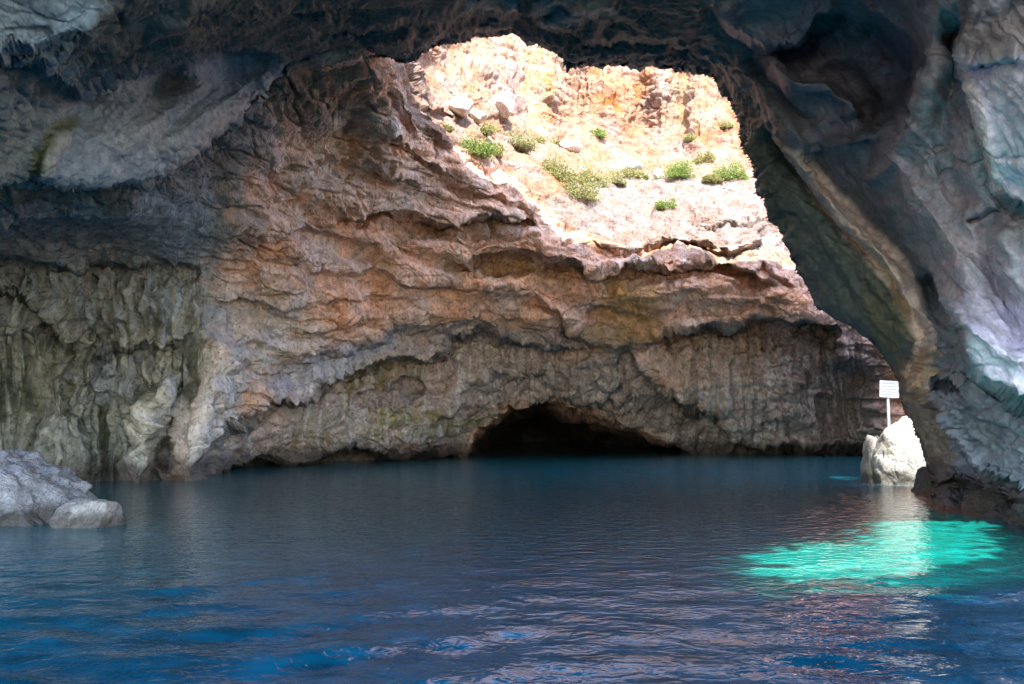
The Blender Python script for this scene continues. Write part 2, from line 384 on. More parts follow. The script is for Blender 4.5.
def build_cliff():
    xs = np.concatenate([np.arange(-250, -6, 5), np.arange(-6, 965, 1.0), np.arange(966, 1250, 5)])
    ys = np.concatenate([np.arange(-120, 24, 5), np.arange(24, 492, 1.0), [495, 500, 510]])
    px, py = np.meshgrid(xs, ys)
    D = depth_cliff(px, py)
    V = at(px, py, D); n = grid_normals(blur(V, 6))
    up = sstep(235, 175, py) * sstep(390, 450, px)              # the sunlit upper cliff
    sm_left = sstep(225, 180, px) * sstep(180, 200, py)
    # vertical flowstone folds
    flow = np.zeros_like(D)
    for poly, k in (([(-250,258),(208,262),(200,480),(-250,500)], 1.0), ([(650,335),(870,335),(870,460),(700,460),(650,400)], 1.0),
                    ([(430,345),(640,345),(660,430),(500,398),(430,370)], .9), ([(210,360),(430,362),(420,450),(200,470)], .7),
                    ([(430,36),(760,70),(760,150),(440,90)], .8)):
        d = pdist(px, py, poly, True)[0]; s = np.where(inside(px, py, poly), d, -d); flow = np.maximum(flow, k * sstep(-8, 16, s))
    Q = V * np.array([1.35, .5, .13]); Qw = Q + .5 * np.stack([fbm(V * .5, 2, seed=70)] * 3, -1)
    fl = fbm(Qw, 3, .55, 80, ridged=True)
    S = V * np.array([1, 1, 1.9])                                # strata are flatter than wide
    S = S + .8 * np.stack([fbm(V * .3, 2, seed=21), fbm(V * .3 + 9, 2, seed=22), fbm(V * .3 + 19, 2, seed=23)], -1)
    rough = .35 + .65 * sstep(-.25, .3, fbm(V * .16, 3, seed=33))
    zb = V[..., 2] * 1.25 + 1.3 * fbm(V * np.array([.16, .16, .3]), 3, .5, 41) + .10 * V[..., 0]
    fb = zb - np.floor(zb); hb = ((np.floor(zb) * 12.9898) % 1.0) + .5
    bed = (fb ** .35) * sstep(1.0, .94, fb) * 0 + (1 - sstep(0, .10, fb)) * -1.0 + .5 * (1 - fb)
    bedm = sstep(.0, .35, fbm(V * .2 + 60, 3, .5, 43))
    disp = .55 * fbm(S * .32, 3, .5, 1) * 1.6
    lw = sstep(262, 188, px + 14 * noise(V * .5, 301)) * sstep(255, 275, py)
    rough = rough * (1 - .55 * lw)
    disp += rough * (1 - .55 * sm_left) * (1 - .35 * up) * (.40 * (1 - .5 * up) * blocks(S * .38, 3) + .17 * blocks(S * .95, 5) + .06 * blocks(S * 2.3, 7))
    disp += rough * .10 * fbm(S * 1.9, 4, .62, 12, ridged=True)
    f1, f2, _ = worley(S * np.array([.30, .30, .42]) + .25 * fbm(V * .9, 3, seed=46)[..., None], 47)
    disp -= .30 * np.exp(-((f2 - f1) / .035) ** 2) * sstep(-.1, .25, fbm(V * .25 + 30, 2, seed=48)) * (1 - .4 * sm_left)
    f1, f2, _ = worley(S * .9 + .2 * fbm(V * 1.9, 3, seed=49)[..., None], 50)
    disp -= .10 * np.exp(-((f2 - f1) / .05) ** 2) * sstep(-.05, .3, fbm(V * .35 + 70, 2, seed=51))
    disp += .24 * bedm * bed * hb * (1 - .6 * sm_left)
    disp += flow * .5 * fl * (1 + .5 * lw) + flow * .12 * fbm(Q * 3.1, 2, .5, 84, ridged=True)
    V = V + n * disp[..., None]
    # ---------------- colour: rock tones, with some shade painted in
    st3 = sstep(.04, .17, fbm(np.stack([px / 7 + 90, py / 70, 0 * px], -1), 4, .6, 191))
    p = Paint(px, py, (.74, .44, .32), V)
    strk = sstep(-.35, .35, fbm(np.stack([px / 7, py / 60, 0 * px], -1), 4, .6, 90))
    lay = sstep(-.25, .3, fbm(np.stack([px / 60, py / 7, 0 * px], -1) + .02 * 0, 4, .6, 95))
    p.mask(.45 * lay, (.80, .49, .33))
    p.mask(.45 * sstep(.0, .5, fbm(V * .45, 4, .6, 97)), (.70, .54, .47))
    p.mask(.5 * sstep(.05, .5, fbm(V * .3 + 40, 4, .6, 99)), (.52, .32, .25))
    p.poly([(180,60),(300,60),(270,160),(215,220),(205,300),(150,300),(120,190)], (.30,.27,.27), 34, 1, 2.2, .7)
    p.poly([(190,280),(300,290),(330,340),(262,390),(200,480),(150,480),(150,330)], (.50,.45,.41), 22, .75, breakup=.4)
    p.poly([(200,350),(245,350),(240,425),(204,470),(186,470)], (.66,.64,.64), 12, .8, breakup=.8, streak=.4 + .6 * strk)
    p.poly([(-260,240),(200,255),(212,330),(196,372),(150,480),(-260,505)], (.24,.25,.245), 24, 1, 2.0, .8)
    st2 = sstep(-.02, .10, fbm(np.stack([px / 9 + 50, py / 80, 0 * px], -1), 4, .6, 190)); st3 = sstep(.04, .17, fbm(np.stack([px / 7 + 90, py / 70, 0 * px], -1), 4, .6, 191))
    p.poly([(-260,255),(205,262),(205,372),(160,480),(-260,490)], (.46,.46,.42), 10, .7, streak=st2)
    p.poly([(-260,300),(205,300),(205,372),(160,480),(-260,490)], (.055,.065,.04), 10, .85, streak=sstep(.02, .14, fbm(np.stack([px / 10 + 130, py / 90, 0 * px], -1), 4, .6, 197)))
    p.poly([(0,255),(205,262),(205,345),(90,345)], (.42,.50,.62), 10, .6, breakup=.8, streak=st3)
    p.poly([(-260,254),(205,262),(205,345),(120,352),(60,345),(0,300),(-260,300)], (.32,.31,.26), 8, .6, streak=.3 + .7 * strk)
    p.poly([(0,330),(150,350),(135,480),(0,480)], (.12,.13,.07), 14, .5, streak=strk)
    p.poly([(20,350),(60,350),(80,470),(10,470)], (.34,.33,.29), 10, .6, streak=strk)
    p.poly([(88,345),(150,350),(130,400),(96,400)], (.36,.40,.50), 10, .6, streak=strk)
    p.poly([(134,478),(136,430),(148,395),(178,376),(168,410),(156,440),(150,478)], (.62,.57,.50), 4, .9, .4, streak=.6 + .4 * strk)
    p.poly([(-260,180),(150,180),(235,196),(250,236),(205,262),(-260,258)], (.24,.29,.34), 26, .85, 2.2, 1.0)
    p.poly([(20,196),(160,192),(190,210),(60,222)], (.30,.37,.42), 8, .7, breakup=.7)
    p.poly([(-260,182),(165,186),(120,202),(-260,208)], (.07,.10,.08), 5, .7, breakup=.6)
    # grey undersides and dripstone
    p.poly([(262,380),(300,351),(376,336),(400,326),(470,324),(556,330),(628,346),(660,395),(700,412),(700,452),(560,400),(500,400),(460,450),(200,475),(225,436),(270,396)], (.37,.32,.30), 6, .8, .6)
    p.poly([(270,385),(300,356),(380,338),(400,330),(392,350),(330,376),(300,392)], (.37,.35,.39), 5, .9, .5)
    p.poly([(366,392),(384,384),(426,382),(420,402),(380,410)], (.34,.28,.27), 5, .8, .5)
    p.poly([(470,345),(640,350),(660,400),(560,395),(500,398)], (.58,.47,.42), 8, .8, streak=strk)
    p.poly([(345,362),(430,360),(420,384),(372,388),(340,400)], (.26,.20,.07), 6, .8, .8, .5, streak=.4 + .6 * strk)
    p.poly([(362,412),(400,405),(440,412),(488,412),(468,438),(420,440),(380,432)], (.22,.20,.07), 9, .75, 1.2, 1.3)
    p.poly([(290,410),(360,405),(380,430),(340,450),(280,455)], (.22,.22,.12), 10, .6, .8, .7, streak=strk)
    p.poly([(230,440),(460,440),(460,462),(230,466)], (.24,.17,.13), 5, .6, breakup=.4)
    p.poly([(680,322),(850,322),(885,370),(885,455),(700,452),(662,396),(690,345)], (.40,.33,.29), 10, .8, .6)
    p.poly([(632,340),(690,340),(706,408),(684,408),(660,392)], (.60,.44,.35), 6, .9, .5)
    p.poly([(690,335),(800,335),(800,400),(700,405)], (.56,.42,.30), 10, .8, streak=strk)
    p.poly([(700,400),(810,400),(800,446),(705,450)], (.54,.48,.44), 8, .6, breakup=.8)
    p.poly([(800,330),(890,340),(890,455),(820,455),(790,400)], (.19,.16,.15), 18, .8)
    st4 = sstep(.02, .26, fbm(np.stack([px / 6 + 20, py / 70, 0 * px], -1), 4, .6, 192))
    p.poly([(430,345),(640,345),(662,398),(860,330),(870,450),(700,450),(560,400),(490,400),(430,430)], (.66,.58,.54), 8, .55, streak=st3)
    p.poly([(215,360),(470,350),(470,440),(215,465)], (.60,.55,.52), 8, .5, streak=st3)
    p.poly([(640,330),(870,325),(870,450),(690,450)], (.17,.13,.11), 8, .6, streak=st4)
    p.poly([(596,276),(668,278),(655,330),(600,330)], (.42,.27,.08), 14, .6, breakup=.7)
    p.poly([(566,330),(664,328),(640,346),(590,345)], (.34,.22,.08), 5, .6, breakup=.5)
    p.poly([(690,250),(800,285),(800,320),(690,320)], (.52,.32,.21), 10, .6, breakup=.6)
    p.poly([(440,252),(600,268),(560,282),(440,276)], (.30,.20,.09), 8, .6, breakup=.6)
    p.poly([(384,222),(530,222),(500,240),(400,240)], (.30,.21,.14), 6, .6, breakup=.5)
    p.poly([(280,140),(400,110),(440,160),(500,190),(560,230),(440,215),(300,200)], (.74,.50,.37), 14, .7)
    p.poly([(273,78),(351,78),(395,110),(350,128),(290,128)], (.22,.15,.11), 14, .7, 1, .9)  # dark brown painted in for the shade under the roof
    # sunlit rock, toned darker to keep the sun from burning it out
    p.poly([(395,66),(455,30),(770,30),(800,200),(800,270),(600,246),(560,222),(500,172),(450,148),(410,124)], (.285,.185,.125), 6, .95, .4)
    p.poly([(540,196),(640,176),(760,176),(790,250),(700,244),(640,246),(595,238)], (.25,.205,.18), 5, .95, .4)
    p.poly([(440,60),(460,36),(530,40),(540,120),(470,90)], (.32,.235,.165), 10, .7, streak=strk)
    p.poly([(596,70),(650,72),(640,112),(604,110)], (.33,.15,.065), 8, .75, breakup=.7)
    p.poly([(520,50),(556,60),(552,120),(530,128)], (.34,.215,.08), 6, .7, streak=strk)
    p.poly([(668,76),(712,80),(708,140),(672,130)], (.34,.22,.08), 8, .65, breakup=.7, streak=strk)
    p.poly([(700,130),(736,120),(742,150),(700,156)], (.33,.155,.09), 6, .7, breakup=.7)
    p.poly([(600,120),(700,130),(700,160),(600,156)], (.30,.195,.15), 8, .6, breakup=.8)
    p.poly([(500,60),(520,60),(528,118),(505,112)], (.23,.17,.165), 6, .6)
    p.poly([(468,452),(500,412),(540,404),(600,424),(670,446),(700,452),(700,500),(468,500)], (.06,.05,.04), 6, .9, .3)  # near-black painted in for the deep shade of the cave mouth
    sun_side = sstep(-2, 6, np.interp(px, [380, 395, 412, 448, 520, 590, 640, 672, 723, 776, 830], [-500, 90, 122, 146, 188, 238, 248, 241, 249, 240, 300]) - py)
    p.c *= 1 - sun_side[..., None] * np.array([.15, .24, .27])     # warmer ochre tone, darkened where the sun falls to curb overexposure
    # tidal band
    wet = sstep(1.05, .4, V[..., 2] + .5 * fbm(V * 1.3, 3, seed=77))
    p.mask(.85 * wet, (.075, .06, .05))
    # cut for sunlight shafts, out of the picture only
    fc = (V[1:, 1:] + V[:-1, :-1]) / 2
    keep = ~(shaft(fc) & ((px[1:, 1:] > 1035)))
    keep &= ~(fc[..., 2] > 32) & ~((px[1:, 1:] > 990) & (fc[..., 2] > 15)) & ~((px[1:, 1:] < 200) & (py[1:, 1:] < 60))
    # parts of the place, cut from the one surface along natural edges
    cx, cy = px[1:, 1:], py[1:, 1:]
    edge_up = np.interp(cx, [380, 395, 412, 448, 520, 590, 640, 672, 723, 776, 830], [-500, 90, 122, 146, 188, 238, 248, 241, 249, 240, 300])
    is_up = (cx > 392) & (cy < edge_up)
    is_left = (~is_up) & (cx < np.interp(cy, [-120, 60, 130, 262, 330, 377, 478, 520], [290, 290, 245, 206, 200, 190, 186, 186]))
    Vf = V.reshape(-1, 3); Cf = p.c.reshape(-1, 3); ny, nx = px.shape
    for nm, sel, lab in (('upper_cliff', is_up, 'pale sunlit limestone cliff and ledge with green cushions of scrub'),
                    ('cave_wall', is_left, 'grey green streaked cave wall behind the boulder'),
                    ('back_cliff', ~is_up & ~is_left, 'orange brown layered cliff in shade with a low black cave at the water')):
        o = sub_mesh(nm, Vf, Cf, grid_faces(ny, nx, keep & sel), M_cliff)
        tag(o, lab, 'cliff' if 'cliff' in nm else 'cave wall', kind='structure')
    return xs, ys, V

# ------------------------------------------------------------------ holes cut through unseen rock, shaped so sun reaches the water and spire
onwater = lambda L: [tuple(at(a, b, dwater(float(b)))[:2]) for a, b in L]
PATCH = onwater([(744,562),(768,551),(800,546),(835,545),(858,536),(872,522),(884,506),(900,494),(925,497),(952,506),(972,516),(990,530),(1008,546),(990,557),(950,566),(925,575),(880,577),(830,582),(790,583),(760,575)])
def shaft(P):
    qx = P[..., 0] - P[..., 2] * SUN[0] / SUN[2]; qy = P[..., 1] - P[..., 2] * SUN[1] / SUN[2]
    w = .25 * noise(P * .8, 31)
    Q = np.stack([qx * 1.2, qy * 2.6, 0 * qx], -1)
    a = inside(qx + 2.2 * fbm(Q, 5, .8, 36), qy + 2.6 * fbm(Q + 7, 5, .8, 35), PATCH) & (qy < 18.9) & (qx < .545 * qy)
    d, _, _, _, fr = pdist(qx, qy, [(SPX, SPY - .3), (SPX - .75, SPY + 2.9)])
    return a | (d < .95 - .45 * fr + .4 * w)
SPD = float(dwater(484.0)); SPX = (898 - 512) / F * SPD * 1.0; SPY = SPD + .3

# ================================================================== CAVE ROOF AND RIGHT ARCH
RIM = [(-3000,196),(-400,196),(-60,190),(0,187),(60,190),(100,188),(140,187),(165,184),(182,170),(200,156),(222,136),(240,120),(258,102),(276,82),(290,66),(320,62),(350,58),(385,56),(405,62),
       (425,52),(450,45),(471,39),(492,38),(513,34),(527,45),(543,51),(555,56),(561,66),(578,69),(597,70),(622,67),(648,68),(672,70),(690,72),(706,75),(719,91),(731,112),
       (742,146),(750,167),(756,192),(764,208),(773,226),(783,246),(794,264),(801,277),(809,292),(817,307),(834,318),(850,326),(870,343),(885,362),(897,380),(901,405),(912,423),
       (921,448),(929,474),(932,488),(931,530),(931,1200),(-3000,1200)]
NR = [(0,0,11),(60,20,11.5),(130,10,13.5),(60,60,13),(0,60,12),(100,50,14),(180,40,17),(250,30,20),(260,52,23.5),(78,94,17.5),(110,80,18.5),(170,70,21),(220,57,23),(285,66,25.5),
 (40,110,16),(0,110,14),(40,176,17.5),(0,180,16),(100,180,19.5),(160,180,22),(120,130,19.5),(200,110,22.5),(240,110,25),(-100,180,12.5),(-100,60,9.5),(-400,190,9),(-400,0,7),(-400,-350,6.5),
 (400,52,26),(400,20,22),(330,55,25.5),(330,20,21),(450,42,26),(512,30,26),(512,0,21),(440,0,20.5),(560,60,26),(560,20,22),(620,62,26.5),(640,20,22),(700,70,27),(690,20,21.5),(250,0,17),
 (731,112,27),(756,192,27),(794,264,27.5),(830,318,27.5),(890,378,27),(912,430,25),(928,478,24),
 (790,154,24.5),(825,197,24.2),(855,232,23.8),(886,263,23.2),(912,300,22.8),(922,345,23),
 (760,60,23),(800,100,23),(850,60,22.5),(880,100,22),(850,150,22.5),(917,53,18.5),(935,0,16),(930,80,17.5),(905,130,19.5),(886,160,21),
 (965,60,15),(985,150,15.2),(1000,200,16.2),(1024,0,13),(1024,100,13),(1024,200,15.4),(940,230,19.5),(980,300,18.2),(1024,300,17.2),(960,330,18.6),(1000,388,17.8),(1024,404,17.4),
 (940,400,21.5),(975,440,20.5),(1010,450,18.6),(1024,470,18.2),
 (940,500,22.3),(960,505,21.6),(985,515,19.9),(1024,528,17.6),(1024,560,17.6),(930,560,23),(800,0,20),
 (1300,0,10),(1300,300,11),(1300,520,11.5),(1300,-350,9),(1024,-350,9.5),(700,-350,11.4),(400,-350,11),(150,-350,9.5),(700,-120,16),(400,-120,15),(1000,-120,12),(100,-120,10)]
f_nr = RBF(NR, .2)
SL = smooth_line
def depth_near(px, py):
    D = f_nr(px, py)
    # roof
    lip(px, py, D, SL([(-60,40),(0,52),(40,66),(78,93),(96,84),(117,77),(150,69),(200,54),(240,48),(268,52),(292,64)]), 1.3, 34, 5, .5, 14)
    lip(px, py, D, SL([(0,44),(40,46),(66,36),(96,20),(122,4)]), .7, 14, 5, .3, 10)
    lip(px, py, D, SL([(290,66),(278,82),(252,112),(226,134),(196,158),(168,176),(150,184)][::-1]), .9, 8, 4, .2, 10)
    ridge(px, py, D, SL([(42,186),(44,165),(54,146),(68,132),(84,126)]), .5, 6)
    for pts in ([(150,160),(200,120),(250,84),(270,66)],[(176,168),(220,128),(262,92)],[(110,160),(160,116),(215,76)]):
        ridge(px, py, D, SL(pts), .35, 9)
    blob(px, py, D, 170, 84, 22, 12, -.5); blob(px, py, D, 130, 120, 40, 30, .4)
    for pts, A in (([(300,20),(360,30),(420,22),(470,30),(520,22)], .8), ([(190,24),(240,14),(300,6),(370,10)], .7), ([(560,34),(600,44),(650,36),(700,50)], .8),
                   ([(470,10),(510,16),(560,6),(600,18)], .8), ([(340,42),(390,46),(420,40)], .6)):
        lip(px, py, D, SL(pts), A, 9, 4, .4, 8)
    for cx, cy in ((478,6),(505,10),(535,8),(545,20),(575,14),(450,12),(600,8)): blob(px, py, D, cx, cy, 11, 6, .7)
    # right arch: smooth scooped folds
    FOLD = lambda pts, A, L, w, up, U: lip(px, py, D, SL(pts), A, L, w, up, U, jit=.8)
    FOLD([(760,118),(790,156),(825,199),(855,234),(884,264),(906,292),(920,318),(926,345),(921,372),(905,392)], 1.6, 18, 4, .5, 10)     # tan fin above the green face
    ridge(px, py, D, SL([(800,150),(835,186),(868,222),(900,252),(926,290),(940,330)]), -1.3, 13, 1.4)
    FOLD([(712,0),(724,18),(737,33),(760,44),(786,46),(803,39),(811,27),(822,16),(846,6)], 1.3, 22, 7, .7, 16)
    FOLD([(770,48),(781,56),(790,72),(806,80),(826,80),(842,88),(856,102),(864,118)], -1.0, 16, 6, .1, 10)
    ridge(px, py, D, SL([(776,60),(796,84),(826,90),(850,106),(862,132)]), .5, 7)
    ridge(px, py, D, SL([(800,70),(830,60),(862,62),(884,90),(876,116)]), .35, 9)
    ridge(px, py, D, SL([(848,4),(872,12),(893,26),(911,46),(920,66),(918,88),(903,112),(880,130),(850,142),(810,150)]), .7, 8)
    ridge(px, py, D, SL([(862,20),(890,44),(903,66),(900,88),(884,106),(850,122)]), -1.0, 15)
    ridge(px, py, D, SL([(730,60),(760,96),(790,130),(826,170),(860,205)]), .5, 8)
    ridge(px, py, D, SL([(745,50),(780,92),(815,128)]), -.5, 8)
    ridge(px, py, D, SL([(935,-20),(938,40),(928,84),(910,124),(890,156),(905,190),(930,224),(955,256),(985,300)]), .8, 14)
    ridge(px, py, D, SL([(948,0),(952,50),(952,90),(945,130),(950,170),(972,214)]), -1.0, 14)
    FOLD([(958,20),(962,58),(970,100),(983,145),(994,180),(1012,204),(1040,214)], 1.1, 16, 7, .5, 12)
    ridge(px, py, D, SL([(880,170),(905,220),(930,262),(945,300)]), -.9, 12)
    ridge(px, py, D, SL([(870,160),(893,204),(920,250),(936,290)]), .5, 8)
    FOLD([(930,262),(940,282),(955,310),(966,342),(974,366),(998,388),(1024,404),(1060,420)], 1.7, 24, 6, .6, 18)
    FOLD([(912,372),(924,392),(937,411),(950,432),(962,454),(974,470),(1000,478),(1040,486)], 1.2, 16, 5, .4, 12)
    FOLD([(936,376),(950,380),(968,386)], 1.6, 8, 3, .2, 8)
    FOLD([(965,218),(982,213),(1002,207)], .5, 4, 2.5, 0, 6)
    ridge(px, py, D, SL([(950,300),(975,330),(1000,352),(1030,368)]), .5, 10)
    ridge(px, py, D, SL([(1000,220),(1010,260),(1024,300),(1040,340)]), .6, 14)
    ridge(px, py, D, SL([(985,210),(992,260),(1010,310),(1030,350)]), -.6, 10)
    FOLD([(958,66),(985,60),(1024,52)], .5, 10, 5, .3, 8)
    FOLD([(928,486),(960,480),(990,492),(1030,500)], 1.0, 12, 4, .2, 8)
    FOLD([(905,400),(915,412),(925,440),(935,462)], .8, 8, 3, .3, 6)
    return D

def build_near():
    xs = np.concatenate([np.arange(-400, -8, 7), np.arange(-8, 1034, 1.25), np.arange(1035, 1300, 6)])
    ys = np.concatenate([np.arange(-350, -8, 7), np.arange(-8, 535, 1.25), [540, 548, 556, 570]])
    px, py = np.meshgrid(xs, ys)
    J = np.stack([px / 11, py / 11, 0 * px], -1); J2 = np.stack([px / 5.5, py / 5.5, 0 * px], -1)
    jx = px + 2.0 * noise(J, 61) + .5 * noise(J2, 62); jy = py + 2.0 * noise(J + 7, 63) + .5 * noise(J2 + 3, 64)
    d, qx, qy, sg, fr = pdist(jx, jy, RIM, True)
    ins = inside(jx, jy, RIM)
    S = 42.0
    qx = qx + (px - jx); qy = qy + (py - jy)
    ex = np.where(ins, qx, px); ey = np.where(ins, qy, py)
    D = depth_near(ex, ey)
    u = np.clip(d / S, 0, 1)
    nx_ = np.where(ins, (qx - px) / (d + 1e-6), 0); ny_ = np.where(ins, (qy - py) / (d + 1e-6), 0)
    fx = ex + nx_ * d * .85; fy = ey + ny_ * d * .85
    D = D + np.where(ins, 3.6 * np.sqrt(np.clip(1 - (1 - u) ** 2, 0, 1)), .9 * np.exp(-d / 5.0))
    bad = ins & (d > S)
    V = at(fx, fy, D); n = grid_normals(blur(V, 4))
    right = sstep(0, 50, px - np.interp(py, [-350, 0, 75, 130, 300, 500], [640, 690, 712, 742, 780, 800]))
    slab = [(40,186),(46,120),(80,96),(117,80),(170,70),(220,57),(290,66),(262,98),(200,154),(165,182)]
    ds = pdist(px, py, slab, True)[0]; slabm = sstep(-6, 8, np.where(inside(px, py, slab), ds, -ds))
    ceil_ = sstep(85, 40, py + 14 * noise(V * .6, 88)) * (1 - right)
    rough = (1 - .55 * ceil_) * (1 - .80 * right * sstep(440, 340, py) ) * (1 - .65 * slabm)
    rimr = .5 * sstep(60, 5, np.abs(d)) * (1 - right)
    Sx = V * np.array([1, 1, 1.6]) + .5 * np.stack([fbm(V * .5, 2, seed=121), fbm(V * .5 + 9, 2, seed=122), fbm(V * .5 + 19, 2, seed=123)], -1)
    disp = .30 * fbm(Sx * .45, 3, .5, 101)
    disp += rough * (.20 * blocks(Sx * .7, 103) + .12 * blocks(Sx * 1.6, 105) + .05 * blocks(Sx * 3.7, 107))
    disp += (.4 + .6 * rough) * .09 * fbm(Sx * 2.0, 4, .6, 112, ridged=True)
    disp += rimr * .10 * blocks(Sx * 2.6, 117)
    leg = sstep(902, 922, px) * sstep(975, 950, px) * sstep(290, 345, py)
    disp += leg * (.22 * blocks(Sx * .9, 203) + .12 * blocks(Sx * 2.2, 205))
    f1, f2, _ = worley(Sx * np.array([.42, .42, .34]) + .3 * fbm(V * 1.1, 3, seed=146)[..., None], 147)
    disp -= .13 * np.exp(-((f2 - f1) / .022) ** 2) * sstep(0, .25, fbm(V * .5 + 30, 2, seed=148))
    f1, f2, _ = worley(Sx * 1.3 + .2 * fbm(V * 2.6, 3, seed=149)[..., None], 150)
    disp -= .03 * np.exp(-((f2 - f1) / .035) ** 2) * sstep(-.02, .3, fbm(V * .8 + 70, 2, seed=151))
    # long worn grooves that run down the right arch
    A = np.stack([(px * .80 - py * .60) / 16, (px * .6 + py * .8) / 110, 0 * px], -1)
    A = A + .45 * np.stack([fbm(A * .8, 2, seed=131)] * 3, -1)
    gr = fbm(A, 4, .55, 132, ridged=True)
    disp += right * .12 * gr
    leg_edge = 1 - .72 * np.exp(-(d / 14) ** 2) * sstep(330, 370, py) * sstep(1000, 960, px)
    B = np.stack([(px * .62 + py * .78) / 9, (px * .78 - py * .62) / 90, 0 * px], -1)
    disp += slabm * .07 * fbm(B, 3, .55, 135, ridged=True)
    disp = disp * leg_edge
    V = V + n * disp[..., None]
    # ---------------- colour
    p = Paint(px, py, (.15, .195, .235), V)
    big = fbm(V * .35, 4, .6, 140); mid = fbm(V * 1.1, 4, .6, 141)
    sA = sstep(-.4, .4, gr - .0); sB = sstep(-.35, .35, fbm(B, 3, .55, 136))
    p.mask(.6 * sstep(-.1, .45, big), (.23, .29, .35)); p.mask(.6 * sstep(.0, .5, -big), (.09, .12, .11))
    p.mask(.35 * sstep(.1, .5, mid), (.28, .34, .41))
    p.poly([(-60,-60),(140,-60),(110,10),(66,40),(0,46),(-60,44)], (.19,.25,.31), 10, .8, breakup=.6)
    p.poly([(160,-60),(700,-60),(720,80),(560,60),(520,34),(450,42),(400,56),(290,60),(240,46),(90,80),(60,50)], (.075,.09,.085), 14, .75, breakup=.6)  # ceiling painted darker, adding to the shade on its downward face
    for q in ([(460,-4),(520,-6),(520,14),(470,16)], [(530,0),(620,-6),(615,16),(540,22)]): p.poly(q, (.30,.35,.38), 4, .7, 1, 1.0)
    p.poly([(330,58),(400,50),(404,66),(330,70)], (.30,.20,.13), 5, .5, breakup=.5)
    p.poly(slab, (.34,.40,.49), 6, .9, .5)  # bluish daylight put into the slab's colour
    p.poly([(150,184),(200,140),(250,84),(262,60),(290,64),(262,98),(200,156),(168,184)], (.46,.41,.39), 7, .7, .5, streak=.3 + .7 * sB)
    p.poly([(84,180),(100,110),(160,90),(190,110),(140,180)], (.46,.52,.62), 12, .6, breakup=.7, streak=.5 + .5 * sB)
    p.poly([(150,75),(190,74),(180,96),(155,96)], (.24,.26,.28), 6, .7, breakup=.4)
    p.poly([(24,184),(28,150),(50,120),(80,112),(84,126),(56,140),(44,180)], (.13,.15,.07), 4, .85, .4)
    p.poly([(40,186),(44,160),(56,140),(66,133),(60,150),(50,170),(46,184)], (.55,.56,.55), 3, .7, .2)
    p.poly([(-60,120),(30,110),(30,150),(20,186),(-60,186)], (.24,.27,.27), 8, .7, breakup=.5)
    # right arch: lit folds painted paler, shaded hollows painted darker
    p.poly([(712,74),(770,118),(800,158),(880,258),(916,300),(926,340),(900,400),(840,330),(800,276),(760,200),(740,130)], (.085,.115,.095), 8, .9, .4)
    p.poly([(740,120),(800,190),(860,260),(890,340),(850,320),(790,240)], (.13,.17,.14), 8, .6, breakup=1.0, streak=sA)
    p.poly([(850,262),(890,300),(910,380),(880,350)], (.17,.16,.07), 8, .5, breakup=.8)
    p.poly([(700,-60),(860,-60),(920,20),(922,90),(890,130),(800,150),(760,110),(715,60)], (.20,.21,.255), 12, .9)
    p.poly([(700,10),(760,60),(800,130),(790,150),(750,120),(710,70)], (.13,.17,.17), 8, .8, breakup=.5)
    p.poly([(720,-20),(800,-20),(812,24),(790,44),(740,30)], (.24,.29,.32), 6, .7, streak=.4 + .6 * sA)
    p.poly([(784,56),(830,78),(862,104),(850,130),(800,110)], (.26,.28,.33), 6, .6, breakup=.5)
    p.poly([(930,-60),(960,-60),(965,60),(985,150),(1000,205),(1060,230),(1060,420),(1000,392),(970,360),(950,310),(930,262),(890,160),(925,90)], (.52,.52,.57), 9, .9, .5, streak=.5 + .5 * sA)
    p.poly([(935,-20),(955,20),(955,90),(940,130),(900,160),(925,100)], (.40,.37,.36), 6, .7)
    p.poly([(890,150),(960,140),(990,200),(985,290),(950,250)], (.56,.51,.52), 10, .6, breakup=.6, streak=sA)
    p.poly([(958,56),(1320,40),(1320,240),(1024,206),(996,190),(975,120)], (.78,.82,.92), 4, .9, .3)  # skylight on this face painted in as bluish white
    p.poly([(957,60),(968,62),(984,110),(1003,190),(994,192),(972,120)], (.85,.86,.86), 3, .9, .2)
    p.poly([(962,26),(1024,4),(1100,0),(1100,40),(990,56),(962,60)], (.50,.46,.42), 6, .7, breakup=.5)
    p.poly([(968,-30),(1024,-30),(1010,4),(980,12)], (.62,.66,.70), 4, .8, breakup=.5)
    p.poly([(800,150),(850,170),(900,220),(930,262),(960,330),(940,380),(925,330),(880,262),(830,200)], (.15,.18,.21), 9, .85, breakup=.3)
    p.poly([(868,160),(890,158),(930,230),(950,290),(925,270)], (.30,.32,.36), 5, .7, streak=.5 + .5 * sA)
    p.poly([(950,300),(1060,300),(1060,420),(1000,388),(972,362)], (.66,.71,.84), 6, .8, breakup=.5, streak=sA)  # bluish light painted onto the upper face of the lobe
    p.poly([(930,300),(960,330),(975,372),(1000,395),(1060,430),(1060,470),(980,465),(955,430),(925,380)], (.14,.17,.19), 8, .85, breakup=.4)
    p.poly([(930,400),(975,440),(1060,460),(1060,520),(985,500),(950,450)], (.30,.36,.38), 9, .8, breakup=.8, streak=sA)
    p.poly([(786,150),(800,152),(850,206),(896,250),(920,290),(928,345),(918,352),(908,310),(876,270),(845,236),(812,196)], (.85,.72,.60), 5, .95, .3, .2)  # warm bounce light painted onto the fin as pale tan
    p.poly([(860,236),(880,246),(906,300),(916,340),(904,330),(884,280)], (.50,.42,.22), 4, .4, .5, .6)
    p.poly([(888,380),(915,350),(930,345),(930,390),(945,430),(950,470),(928,488),(912,440),(893,410)], (.17,.135,.09), 7, .85, breakup=.5)
    p.poly([(905,372),(925,345),(930,380),(925,400)], (.60,.47,.30), 4, .8, .7, .6)
